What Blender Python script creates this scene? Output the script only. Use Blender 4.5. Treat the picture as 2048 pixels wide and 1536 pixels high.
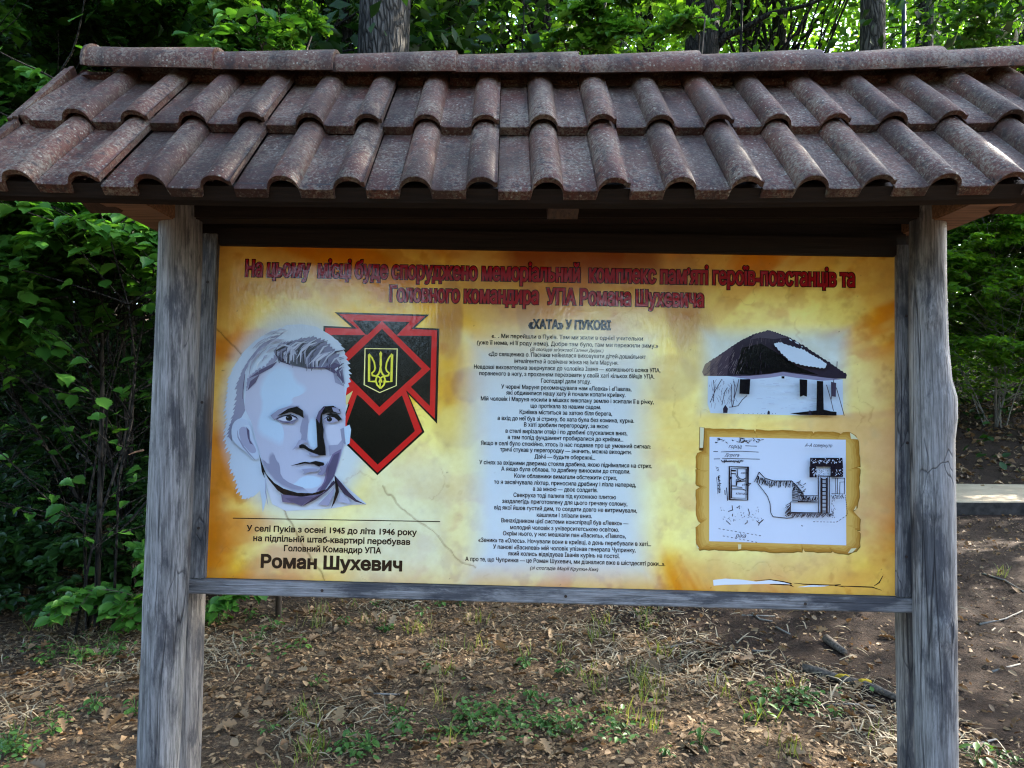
import bpy, bmesh, math, random
import numpy as np
from mathutils import Vector, Matrix
from mathutils.geometry import delaunay_2d_cdt

for o in list(bpy.data.objects):
    bpy.data.objects.remove(o)
SC = bpy.context.scene
COL = SC.collection
R = math.radians
random.seed(7)
RNG = np.random.default_rng(7)

# ------------------------------------------------------------------ camera
CAM_Z, PITCH, FPX = 1.55, 1.5, 1500.0           # eye height, tilt up, focal length for a 2048 px wide frame
cam = bpy.data.cameras.new('camera')
cam.sensor_width = 36.0
cam.lens = 36.0 * FPX / 2048.0
cam.clip_start, cam.clip_end = 0.05, 500.0
cam_o = bpy.data.objects.new('camera', cam)
COL.objects.link(cam_o)
cam_o.location = (0, 0, CAM_Z)
cam_o.rotation_euler = (R(90 + PITCH), 0, 0)
SC.camera = cam_o

# ------------------------------------------------------------------ light
SUN_EL, SUN_AZ = 35.0, 56.0                      # azimuth clockwise from +Y (ahead of the camera)
world = bpy.data.worlds.new('World')
SC.world = world
world.use_nodes = True
wn = world.node_tree
sky = wn.nodes.new('ShaderNodeTexSky')
sky.sky_type = 'NISHITA'
sky.sun_disc = False
sky.sun_elevation = R(SUN_EL)
sky.sun_rotation = R(SUN_AZ)
sky.air_density = 1.0
sky.dust_density = 1.5
wn.links.new(sky.outputs[0], wn.nodes['Background'].inputs[0])
wn.nodes['Background'].inputs[1].default_value = 0.15
sun = bpy.data.lights.new('sun', 'SUN')
sun.energy = 3.8
sun.angle = R(0.5)
sun.color = (1.0, 0.93, 0.80)
sun_o = bpy.data.objects.new('sun', sun)
COL.objects.link(sun_o)
sdir = Vector((math.sin(R(SUN_AZ)) * math.cos(R(SUN_EL)), math.cos(R(SUN_AZ)) * math.cos(R(SUN_EL)), math.sin(R(SUN_EL))))
sun_o.rotation_euler = sdir.to_track_quat('Z', 'Y').to_euler()
sun_o.location = sdir * 40
SC.view_settings.view_transform = 'Standard'
SC.view_settings.look = 'None'
SC.view_settings.gamma = 1.0
SC.view_settings.exposure = 3.2
SC.cycles.use_denoising = True
SC.cycles.denoising_prefilter = 'NONE'
SC.cycles.filter_width = 1.2
SC.cycles.max_bounces = 7
SC.cycles.diffuse_bounces = 3
SC.cycles.glossy_bounces = 3
SC.cycles.transmission_bounces = 4
SC.cycles.transparent_max_bounces = 4

# ------------------------------------------------------------------ helpers
def lin(c):
    c = np.asarray(c, float) / 255.0
    return np.where(c <= 0.04045, c / 12.92, ((c + 0.055) / 1.055) ** 2.4)

def tag(o, label=None, cat=None, group=None, kind=None):
    if label: o['label'] = label
    if cat: o['category'] = cat
    if group: o['group'] = group
    if kind: o['kind'] = kind
    return o

def link(name, me, parent=None, mats=()):
    o = bpy.data.objects.new(name, me)
    COL.objects.link(o)
    if parent is not None: o.parent = parent
    if me is not None:
        for m in mats: me.materials.append(m)
    return o

def empty(name, loc=(0, 0, 0), rz=0.0):
    o = bpy.data.objects.new(name, None)
    COL.objects.link(o)
    o.location = loc
    o.rotation_euler = (0, 0, rz)
    o.empty_display_size = 0.2
    return o

def mesh_np(name, verts, loops, totals, smooth=False, col=None, mat_idx=None):
    """fast mesh from arrays: verts (n,3), flat loop indices, loop totals per face"""
    me = bpy.data.meshes.new(name)
    verts = np.asarray(verts, np.float32)
    loops = np.asarray(loops, np.int32).ravel()
    totals = np.asarray(totals, np.int32)
    me.vertices.add(len(verts))
    me.vertices.foreach_set('co', verts.ravel())
    me.loops.add(len(loops))
    me.loops.foreach_set('vertex_index', loops)
    me.polygons.add(len(totals))
    st = np.zeros(len(totals), np.int32)
    st[1:] = np.cumsum(totals)[:-1]
    me.polygons.foreach_set('loop_start', st)
    me.polygons.foreach_set('loop_total', totals)
    if smooth:
        me.polygons.foreach_set('use_smooth', np.ones(len(totals), bool))
    me.update(calc_edges=True)
    if col is not None:
        a = me.color_attributes.new('Col', 'FLOAT_COLOR', 'POINT')
        c4 = np.ones((len(verts), 4), np.float32)
        c4[:, :3] = col
        a.data.foreach_set('color', c4.ravel())
    me.validate()
    return me

class MB:
    """collects boxes / tubes / grids into one mesh"""
    def __init__(self): self.v, self.f, self.n = [], [], 0
    def add(self, vs, fs):
        self.v.extend([tuple(p) for p in vs])
        self.f.extend([tuple(i + self.n for i in f) for f in fs])
        self.n += len(vs)
    def box(self, x0, x1, y0, y1, z0, z1, bev=0.0):
        b = bev
        if b <= 0:
            vs = [(x, y, z) for z in (z0, z1) for y in (y0, y1) for x in (x0, x1)]
            self.add(vs, [(0, 2, 3, 1), (4, 5, 7, 6), (0, 1, 5, 4), (2, 6, 7, 3), (0, 4, 6, 2), (1, 3, 7, 5)])
            return
        bm = bmesh.new()
        bmesh.ops.create_cube(bm, size=1)
        for v in bm.verts:
            v.co = ((x0 + x1) / 2 + v.co.x * (x1 - x0), (y0 + y1) / 2 + v.co.y * (y1 - y0), (z0 + z1) / 2 + v.co.z * (z1 - z0))
        bmesh.ops.bevel(bm, geom=bm.edges[:], offset=b, segments=2, affect='EDGES')
        bm.verts.ensure_lookup_table()
        self.add([v.co[:] for v in bm.verts], [[v.index for v in f.verts] for f in bm.faces])
        bm.free()
    def tube(self, pts, rad, n=6, cap=True):
        pts = [Vector(p) for p in pts]
        rad = [rad] * len(pts) if isinstance(rad, (int, float)) else list(rad)
        vs, fs = [], []
        up = Vector((0.31, 0.2, 0.93))
        for i, p in enumerate(pts):
            d = (pts[min(i + 1, len(pts) - 1)] - pts[max(i - 1, 0)])
            d = d.normalized() if d.length > 1e-9 else Vector((0, 0, 1))
            a = d.cross(up)
            if a.length < 0.05: a = d.cross(Vector((1, 0, 0)))
            a.normalize()
            b = d.cross(a)
            for k in range(n):
                t = 2 * math.pi * k / n
                vs.append(p + (a * math.cos(t) + b * math.sin(t)) * rad[i])
        for i in range(len(pts) - 1):
            for k in range(n):
                k2 = (k + 1) % n
                fs.append((i * n + k, i * n + k2, (i + 1) * n + k2, (i + 1) * n + k))
        if cap:
            fs.append(tuple(range(n - 1, -1, -1)))
            fs.append(tuple((len(pts) - 1) * n + k for k in range(n)))
        self.add(vs, fs)
    def build(self, name, mat, parent=None, smooth=False):
        me = bpy.data.meshes.new(name)
        me.from_pydata(self.v, [], self.f)
        me.update()
        if smooth:
            me.polygons.foreach_set('use_smooth', np.ones(len(me.polygons), bool))
        bm = bmesh.new(); bm.from_mesh(me)
        bmesh.ops.recalc_face_normals(bm, faces=bm.faces[:])
        bm.to_mesh(me); bm.free()
        return link(name, me, parent, [mat])

def vnoise(x, y, seed=0):
    """smooth value noise on arrays"""
    x = np.asarray(x, float); y = np.asarray(y, float)
    xi, yi = np.floor(x).astype(np.int64), np.floor(y).astype(np.int64)
    xf, yf = x - xi, y - yi
    u, v = xf * xf * (3 - 2 * xf), yf * yf * (3 - 2 * yf)
    def h(a, b):
        n = (a * 374761393 + b * 668265263 + seed * 144665) & 0xffffffff
        n = ((n ^ (n >> 13)) * 1274126177) & 0xffffffff
        return ((n ^ (n >> 16)) & 0xffff) / 65535.0
    return (h(xi, yi) * (1 - u) + h(xi + 1, yi) * u) * (1 - v) + (h(xi, yi + 1) * (1 - u) + h(xi + 1, yi + 1) * u) * v

def fbm(x, y, seed=0, oct=5):
    s, a, t = 0, 1.0, 0
    for i in range(oct):
        s = s + a * vnoise(np.asarray(x) * 2 ** i, np.asarray(y) * 2 ** i, seed + i * 17)
        t += a; a *= 0.5
    return s / t

# ------------------------------------------------------------------ material helpers
class NT:
    def __init__(self, name):
        self.m = bpy.data.materials.new(name)
        self.m.use_nodes = True
        self.t = self.m.node_tree
        self.b = self.t.nodes['Principled BSDF']
        self.out = self.t.nodes['Material Output']
    def n(self, typ, **kw):
        nd = self.t.nodes.new(typ)
        for k, v in kw.items():
            if k.startswith('i_'): nd.inputs[k[2:].replace('_', ' ')].default_value = v
            else: setattr(nd, k, v)
        return nd
    def l(self, a, b): self.t.links.new(a, b)
    def coord(self, scale=(1, 1, 1), kind='Object', loc=(0, 0, 0)):
        tc = self.n('ShaderNodeTexCoord'); mp = self.n('ShaderNodeMapping')
        mp.inputs['Scale'].default_value = scale; mp.inputs['Location'].default_value = loc
        self.l(tc.outputs[kind], mp.inputs[0])
        return mp.outputs[0]
    def noise(self, co, scale, detail=4, rough=0.55, dist=0.0):
        nd = self.n('ShaderNodeTexNoise')
        nd.inputs['Scale'].default_value = scale; nd.inputs['Detail'].default_value = detail
        nd.inputs['Roughness'].default_value = rough; nd.inputs['Distortion'].default_value = dist
        if co is not None: self.l(co, nd.inputs['Vector'])
        return nd.outputs['Fac']
    def ramp(self, fac, stops):
        nd = self.n('ShaderNodeValToRGB')
        cr = nd.color_ramp
        while len(cr.elements) < len(stops): cr.elements.new(0.5)
        for e, (p, c) in zip(cr.elements, stops):
            e.position = p
            e.color = (c[0], c[1], c[2], 1) if hasattr(c, '__len__') else (c, c, c, 1)
        self.l(fac, nd.inputs[0])
        return nd.outputs[0]
    def mix(self, fac, a, b, mode='MIX'):
        nd = self.n('ShaderNodeMix', data_type='RGBA', blend_type=mode)
        if isinstance(fac, (int, float)): nd.inputs[0].default_value = fac
        else: self.l(fac, nd.inputs[0])
        for s, i in ((a, 6), (b, 7)):
            if hasattr(s, '__len__'): nd.inputs[i].default_value = (s[0], s[1], s[2], 1)
            else: self.l(s, nd.inputs[i])
        return nd.outputs[2]
    def math(self, op, a, b=0.0):
        nd = self.n('ShaderNodeMath', operation=op)
        for s, i in ((a, 0), (b, 1)):
            if isinstance(s, (int, float)): nd.inputs[i].default_value = s
            else: self.l(s, nd.inputs[i])
        return nd.outputs[0]
    def bump(self, h, strength=0.3, dist=0.01, prev=None):
        nd = self.n('ShaderNodeBump')
        nd.inputs['Strength'].default_value = strength; nd.inputs['Distance'].default_value = dist
        self.l(h, nd.inputs['Height'])
        if prev is not None: self.l(prev, nd.inputs['Normal'])
        return nd.outputs[0]
    def fin(self, col=None, rough=0.6, spec=0.5, normal=None):
        if col is not None:
            if hasattr(col, '__len__'): self.b.inputs['Base Color'].default_value = (col[0], col[1], col[2], 1)
            else: self.l(col, self.b.inputs['Base Color'])
        if isinstance(rough, (int, float)): self.b.inputs['Roughness'].default_value = rough
        else: self.l(rough, self.b.inputs['Roughness'])
        self.b.inputs['Specular IOR Level'].default_value = spec
        if normal is not None: self.l(normal, self.b.inputs['Normal'])
        return self.m

def m_weathered(name, axis='Z', dark=(0.035, 0.036, 0.042), mid=(0.17, 0.175, 0.185), light=(0.36, 0.37, 0.39), warm=0.0):
    t = NT(name)
    st = {'Z': (1, 1, 0.045), 'X': (0.045, 1, 1), 'Y': (1, 0.045, 1)}[axis]
    co = t.coord(st)
    fine = t.noise(co, 230, 6, 0.72, 0.15)
    med = t.noise(co, 62, 5, 0.65, 0.2)
    co2 = t.coord({'Z': (1, 1, 0.28), 'X': (0.28, 1, 1), 'Y': (1, 0.28, 1)}[axis])
    patch = t.noise(co2, 16, 6, 0.68, 0.15)
    f = t.math('ADD', t.math('MULTIPLY', fine, 0.45), t.math('ADD', t.math('MULTIPLY', med, 0.3), t.math('MULTIPLY', patch, 0.25)))
    c = t.ramp(f, [(0.38, dark), (0.485, mid), (0.585, light)])
    pd = t.ramp(patch, [(0.40, 0.0), (0.49, 1.0)])
    c = t.mix(pd, t.mix(0.72, c, (0.03, 0.031, 0.038)), c)
    # long drying cracks
    cr = t.n('ShaderNodeTexVoronoi', feature='DISTANCE_TO_EDGE')
    cr.inputs['Scale'].default_value = 30
    wob = t.coord({'Z': (1, 1, 0.02), 'X': (0.02, 1, 1), 'Y': (1, 0.02, 1)}[axis])
    t.l(wob, cr.inputs['Vector'])
    ck = t.ramp(cr.outputs['Distance'], [(0.0, 0.0), (0.022, 1.0)])
    keep = t.ramp(t.noise(co2, 6, 2), [(0.50, 1.0), (0.56, 0.0)])
    ck = t.math('MAXIMUM', ck, keep)
    c = t.mix(ck, (0.012, 0.012, 0.014), c)
    # curved beetle galleries / flaked bark edges
    g = t.n('ShaderNodeTexVoronoi', feature='DISTANCE_TO_EDGE')
    g.inputs['Scale'].default_value = 9
    gm = t.n('ShaderNodeVectorMath', operation='ADD')
    nz = t.n('ShaderNodeTexNoise'); nz.inputs['Scale'].default_value = 14
    t.l(co2, nz.inputs['Vector']); t.l(co2, gm.inputs[0])
    sc_ = t.n('ShaderNodeVectorMath', operation='SCALE'); sc_.inputs['Scale'].default_value = 0.09
    t.l(nz.outputs['Color'], sc_.inputs[0]); t.l(sc_.outputs[0], gm.inputs[1]); t.l(gm.outputs[0], g.inputs['Vector'])
    gl = t.ramp(g.outputs['Distance'], [(0.0, 0.0), (0.010, 1.0)])
    gk = t.ramp(t.noise(co2, 9, 2), [(0.56, 1.0), (0.60, 0.0)])
    gl = t.math('MAXIMUM', gl, gk)
    c = t.mix(gl, t.mix(0.75, c, (0.02, 0.02, 0.024)), c)
    if warm:
        wf = t.ramp(t.noise(co2, 5, 3), [(0.58, 0.0), (0.68, warm)])
        c = t.mix(wf, c, (0.20, 0.11, 0.045))
    nrm = t.bump(f, 0.75, 0.006)
    nrm = t.bump(ck, 0.6, 0.006, nrm)
    nrm = t.bump(gl, 0.5, 0.005, nrm)
    return t.fin(c, 0.72, 0.3, nrm)

def m_brown_timber(name, axis='X', base=(0.009, 0.005, 0.0032)):
    t = NT(name)
    co = t.coord({'X': (0.05, 1, 1), 'Y': (1, 0.05, 1)}[axis])
    n1 = t.noise(co, 110, 4, 0.6, 0.5)
    c = t.ramp(n1, [(0.3, tuple(v * 0.45 for v in base)), (0.7, tuple(v * 1.5 for v in base))])
    return t.fin(c, 0.65, 0.3, t.bump(n1, 0.4, 0.004))

def m_tile(name):
    t = NT(name)
    co = t.coord()
    geo = t.n('ShaderNodeNewGeometry')
    rnd = geo.outputs['Random Per Island']
    base = t.ramp(rnd, [(0.0, (0.056, 0.0175, 0.0105)), (0.5, (0.078, 0.026, 0.016)), (1.0, (0.098, 0.038, 0.023))])
    big = t.noise(co, 5.5, 4, 0.6, 0.3)
    base = t.mix(t.ramp(big, [(0.4, 0.0), (0.7, 0.55)]), base, (0.062, 0.042, 0.030))
    # mottled grey lichen crust
    mot = t.noise(co, 125, 6, 0.75, 0.5)
    band = t.math('ADD', mot, t.math('MULTIPLY', t.noise(co, 9, 3), 0.35))
    lich = t.ramp(band, [(0.655, 0.0), (0.76, 0.66)])
    c = t.mix(lich, base, (0.185, 0.155, 0.112))
    # pale round specks
    v = t.n('ShaderNodeTexVoronoi'); v.inputs['Scale'].default_value = 95
    t.l(co, v.inputs['Vector'])
    sp = t.ramp(v.outputs['Distance'], [(0.20, 1.0), (0.30, 0.0)])
    sel = t.n('ShaderNodeSeparateColor'); t.l(v.outputs['Color'], sel.inputs[0])
    pick = t.math('GREATER_THAN', sel.outputs[0], 0.66)
    sp = t.math('MULTIPLY', t.math('MULTIPLY', sp, pick), t.ramp(t.noise(co, 14, 3), [(0.4, 0.25), (0.6, 0.95)]))
    c = t.mix(sp, c, (0.27, 0.235, 0.18))
    dk = t.ramp(t.noise(co, 48, 5, 0.72), [(0.36, 0.8), (0.47, 0.0)])
    c = t.mix(dk, c, (0.02, 0.016, 0.015))
    nr = t.bump(t.math('ADD', mot, t.math('MULTIPLY', sp, 0.4)), 0.45, 0.003)
    st_ = t.ramp(t.noise(t.coord((1, .18, .18)), 11, 4, .6), [(0.42, .55), (0.52, 0.0)])
    c = t.mix(st_, c, (0.022, 0.014, 0.011))
    moss = t.ramp(t.noise(co, 21, 5, .7), [(0.62, 0.0), (0.70, .6)])
    c = t.mix(moss, c, (0.10, 0.10, 0.07))
    return t.fin(c, t.ramp(big, [(0.3, 0.50), (0.7, 0.66)]), 0.18, nr)

def m_leaf(name, cols, trans=0.45, rough=0.42, tcol=None):
    t = NT(name)
    geo = t.n('ShaderNodeNewGeometry')
    rnd = geo.outputs['Random Per Island']
    k = len(cols)
    c = t.ramp(rnd, [(i / max(1, k - 1), cc) for i, cc in enumerate(cols)])
    co = t.coord()
    c = t.mix(t.ramp(t.noise(co, 1.3, 2), [(0.35, 0.0), (0.65, 0.5)]), c, t.mix(0.5, c, tuple(v * 1.2 for v in cols[-1])))
    t.fin(c, rough, 0.35)
    tr = t.n('ShaderNodeBsdfTranslucent')
    tc = t.mix(1.0, c, tcol or (1.35, 1.35, 0.55), 'MULTIPLY')
    t.l(tc, tr.inputs[0])
    mx = t.n('ShaderNodeMixShader'); mx.inputs[0].default_value = trans
    t.l(t.b.outputs[0], mx.inputs[1]); t.l(tr.outputs[0], mx.inputs[2])
    t.l(mx.outputs[0], t.out.inputs[0])
    return t.m

def m_bark(name, a=(0.022, 0.019, 0.016), b=(0.12, 0.105, 0.088)):
    t = NT(name)
    co = t.coord((1, 1, 0.22))
    v = t.n('ShaderNodeTexVoronoi', feature='DISTANCE_TO_EDGE'); v.inputs['Scale'].default_value = 24
    nz = t.n('ShaderNodeTexNoise'); nz.inputs['Scale'].default_value = 9
    t.l(co, nz.inputs['Vector'])
    ad = t.n('ShaderNodeVectorMath', operation='ADD'); sc_ = t.n('ShaderNodeVectorMath', operation='SCALE')
    sc_.inputs['Scale'].default_value = 0.14
    t.l(nz.outputs['Color'], sc_.inputs[0]); t.l(co, ad.inputs[0]); t.l(sc_.outputs[0], ad.inputs[1]); t.l(ad.outputs[0], v.inputs['Vector'])
    d = t.ramp(v.outputs['Distance'], [(0.0, 0.0), (0.22, 1.0)])
    n1 = t.noise(co, 60, 5, 0.7)
    h = t.math('ADD', t.math('MULTIPLY', d, 0.7), t.math('MULTIPLY', n1, 0.5))
    c = t.ramp(h, [(0.25, a), (0.75, tuple((x + y) / 2 for x, y in zip(a, b))), (1.0, b)])
    return t.fin(c, 0.85, 0.2, t.bump(h, 1.0, 0.03))

def m_plain(name, col, rough=0.6, spec=0.4, amp=0.25, scale=30):
    t = NT(name)
    n1 = t.noise(t.coord(), scale, 4)
    c = t.ramp(n1, [(0.3, tuple(v * (1 - amp) for v in col)), (0.7, tuple(v * (1 + amp) for v in col))])
    return t.fin(c, rough, spec, t.bump(n1, 0.2, 0.004))

def m_print(name, grain=0.12):
    """glossy laminated print: colours come from the mesh's own colour attribute"""
    t = NT(name)
    a = t.n('ShaderNodeAttribute', attribute_name='Col')
    co = t.coord()
    g = t.noise(co, 260, 4, 0.7)
    c = t.mix(t.ramp(g, [(0.35, grain), (0.6, 0.0)]), a.outputs['Color'], t.mix(1.0, a.outputs['Color'], (0.62, 0.45, 0.22), 'MULTIPLY'))
    rip = t.math('ADD', t.noise(t.coord((1, 0.45, 1)), 95, 3, 0.6), t.math('MULTIPLY', t.noise(co, 9, 2), 1.6))
    return t.fin(c, 0.10, 0.5, t.bump(rip, 0.07, 0.006))

def m_ground(name):
    t = NT(name)
    co = t.coord()
    n1 = t.noise(co, 7, 8, 0.68)
    n2 = t.noise(co, 55, 6, 0.7, 0.3)
    n3 = t.noise(co, 1.1, 4, 0.6, 0.4)
    soil = t.ramp(n2, [(0.3, (0.010, 0.0055, 0.0035)), (0.55, (0.036, 0.020, 0.012)), (0.75, (0.072, 0.042, 0.026))])
    lit = t.ramp(n2, [(0.3, (0.028, 0.017, 0.009)), (0.5, (0.098, 0.063, 0.035)), (0.7, (0.20, 0.14, 0.082))])
    # the bare dug soil lies on the right, litter everywhere else
    sx = t.n('ShaderNodeSeparateXYZ'); t.l(co, sx.inputs[0])
    edge = t.math('ADD', sx.outputs['X'], t.math('MULTIPLY', t.math('SUBTRACT', n3, 0.5), 1.6))
    edge = t.math('ADD', edge, t.math('MULTIPLY', t.math('SUBTRACT', sx.outputs['Y'], 4.6), 0.55))
    mk = t.ramp(t.math('MULTIPLY', edge, 0.5), [(0.40, 0.0), (0.62, 1.0)])
    c = t.mix(mk, lit, soil)
    c = t.mix(t.ramp(n1, [(0.35, 0.6), (0.55, 0.0)]), c, (0.018, 0.011, 0.007))
    h = t.math('ADD', t.math('MULTIPLY', n1, 1.0), t.math('MULTIPLY', n2, 0.5))
    return t.fin(c, 0.92, 0.15, t.bump(h, 0.9, 0.05))

def m_concrete(name):
    t = NT(name)
    co = t.coord()
    n1 = t.noise(co, 3, 6, 0.65); n2 = t.noise(co, 60, 4)
    c = t.ramp(t.math('ADD', t.math('MULTIPLY', n1, 0.7), t.math('MULTIPLY', n2, 0.3)), [(0.3, (0.22, 0.17, 0.115)), (0.7, (0.44, 0.36, 0.25))])
    return t.fin(c, 0.85, 0.2, t.bump(n2, 0.3, 0.005))

M = {}
M['log'] = m_weathered('weathered_log', 'Z', dark=(0.030, 0.028, 0.027), mid=(0.130, 0.124, 0.117), light=(0.265, 0.254, 0.243))
M['log_back'] = m_weathered('weathered_back_log', 'Z', dark=(0.03, 0.027, 0.025), mid=(0.12, 0.108, 0.098), light=(0.24, 0.22, 0.20))
M['stile'] = m_weathered('weathered_stile', 'Y', mid=(0.115, 0.109, 0.103), light=(0.255, 0.247, 0.24), warm=0.75)
M['rail'] = m_weathered('weathered_rail', 'X', mid=(0.145, 0.139, 0.133), light=(0.285, 0.275, 0.268))
M['timber'] = m_brown_timber('brown_stained_timber', 'X')
M['timber_y'] = m_brown_timber('brown_rafter_timber', 'Y', (0.055, 0.027, 0.014))
M['end_grain'] = m_brown_timber('cut_timber_end', 'X', (0.22, 0.11, 0.055))
M['tile'] = m_tile('lichened_clay_tile')
M['print'] = m_print('printed_panel', 0.05)
M['print_flat'] = m_print('printed_art', 0.0)
M['ground'] = m_ground('forest_floor')
M['concrete'] = m_concrete('path_concrete')
M['bark'] = m_bark('oak_bark')
M['bark_dark'] = m_bark('dark_bark', (0.008, 0.007, 0.006), (0.04, 0.034, 0.028))
M['twig'] = m_plain('twig_bark', (0.075, 0.055, 0.038), 0.8)
M['pale_twig'] = m_plain('pale_twig_bark', (0.16, 0.145, 0.12), 0.8)
M['leaf_hazel'] = m_leaf('hazel_leaf', [(0.026, 0.095, 0.014), (0.05, 0.155, 0.02), (0.085, 0.21, 0.03)], 0.4)
M['leaf_oak'] = m_leaf('oak_leaf', [(0.03, 0.095, 0.014), (0.055, 0.15, 0.018), (0.10, 0.20, 0.025)], 0.45)
M['leaf_far'] = m_leaf('sunlit_leaf', [(0.045, 0.13, 0.010), (0.09, 0.22, 0.016), (0.17, 0.31, 0.028)], 0.58)  # brighter copy of the foliage, canopy sunlight put into the colour
M['leaf_dark'] = m_leaf('shade_leaf', [(0.008, 0.026, 0.005), (0.013, 0.042, 0.007), (0.024, 0.066, 0.010)], 0.35)  # shaded copy of the foliage, the hollow's shade put into the colour
M['dead_branch'] = m_plain('dead_branch_bark', (0.085, 0.07, 0.055), .9, .15, .6, 70)
M['leaf_mirrored'] = m_leaf('darkened_mirror_leaf', [(0.006, 0.016, 0.005), (0.010, 0.028, 0.008)], 0.1)  # leaf colour darkened to keep the panel's reflection of the wood dim
M['litter'] = m_leaf('dead_leaf', [(0.05, 0.028, 0.012), (0.12, 0.072, 0.033), (0.18, 0.112, 0.053), (0.28, 0.19, 0.10), (0.15, 0.080, 0.035), (0.21, 0.135, 0.064)], 0.12, 0.7, (1.1, 0.9, 0.7))
M['straw'] = m_leaf('dry_straw', [(0.11, 0.08, 0.045), (0.22, 0.17, 0.10), (0.34, 0.28, 0.18)], 0.15, 0.6, (1.1, 1.0, 0.7))
M['grass'] = m_leaf('grass_blade', [(0.05, 0.10, 0.018), (0.11, 0.155, 0.03), (0.22, 0.21, 0.07)], 0.4, 0.45)
M['weed'] = m_leaf('weed_leaf', [(0.03, 0.085, 0.016), (0.055, 0.13, 0.024), (0.085, 0.17, 0.035)], 0.3, 0.45)
M['nail'] = m_plain('rusty_nail', (0.03, 0.018, 0.012), .6, .4, .4, 200)
M['pole'] = m_plain('dark_blue_paint', (0.012, 0.018, 0.05), 0.4, 0.5, 0.1)

# ------------------------------------------------------------------ terrain
def terrain(x, y):
    x = np.asarray(x, float); y = np.asarray(y, float)
    z = np.interp(y, [-60, 4.0, 8.6, 10.4, 14, 22, 60, 120], [0, 0, 0.27, 0.45, 1.30, 2.9, 9.0, 16.0])
    amp = 0.05 * np.clip((y - 2) / 3, 0.2, 1) 
    z = z + (fbm(x * 0.9 + 3, y * 0.9, 5, 4) - 0.5) * amp * 2
    near = np.clip((9 - y) / 3, 0, 1)
    z = z + (fbm(x * 5, y * 5, 9, 4) - 0.5) * 0.045 * near
    return z

gx = np.concatenate([np.linspace(-110, -7, 36)[:-1], np.linspace(-7, 9, 321), np.linspace(9, 110, 36)[1:]])
gy = np.concatenate([np.linspace(-60, 2.4, 26)[:-1], np.linspace(2.4, 9.2, 171), np.linspace(9.2, 24, 50)[1:], np.linspace(24, 120, 30)[1:]])
GX, GY = np.meshgrid(gx, gy)
GZ = terrain(GX, GY)
nx, ny = len(gx), len(gy)
ii = (np.arange(ny - 1)[:, None] * nx + np.arange(nx - 1)[None, :]).ravel()
quads = np.stack([ii, ii + 1, ii + nx + 1, ii + nx], 1)
g_me = mesh_np('ground', np.stack([GX.ravel(), GY.ravel(), GZ.ravel()], 1), quads, np.full(len(quads), 4), smooth=True)
tag(link('ground', g_me, None, [M['ground']]), 'brown forest floor strewn with dead leaves and bare dug soil', None, None, 'structure')

# pale concrete path with a dark kerb face, right of the board
pm = MB()
nseg = 24
vs, fs = [], []
for i in range(nseg + 1):
    x = 0.4 + i * 0.7
    y0 = 8.62 - (x - 5.0) * 0.10 + 0.02 * math.sin(i * 1.7)
    for (yy, zz) in ((y0, 0.10), (y0, 0.425), (y0 + 0.02, 0.44), (y0 + 1.78, 0.455), (y0 + 1.78, 0.10)):
        vs.append((x, yy, zz + 0.006 * math.sin(i * 2.3 + yy)))
for i in range(nseg):
    for k in range(4):
        a = i * 5 + k
        fs.append((a, a + 5, a + 6, a + 1))
fs.append((0, 1, 2, 3, 4)); fs.append(tuple(nseg * 5 + k for k in (4, 3, 2, 1, 0)))
pm.add(vs, fs)
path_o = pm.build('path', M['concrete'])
path_o.data.materials.append(m_plain('dark_kerb_face', (0.035, 0.030, 0.026), .9, .15, .5, 14))  # front edge face coloured darker than the top
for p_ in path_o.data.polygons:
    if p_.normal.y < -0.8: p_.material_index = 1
tag(path_o, 'pale concrete path with a raised edge crossing behind the right post', None, None, 'structure')

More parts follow.
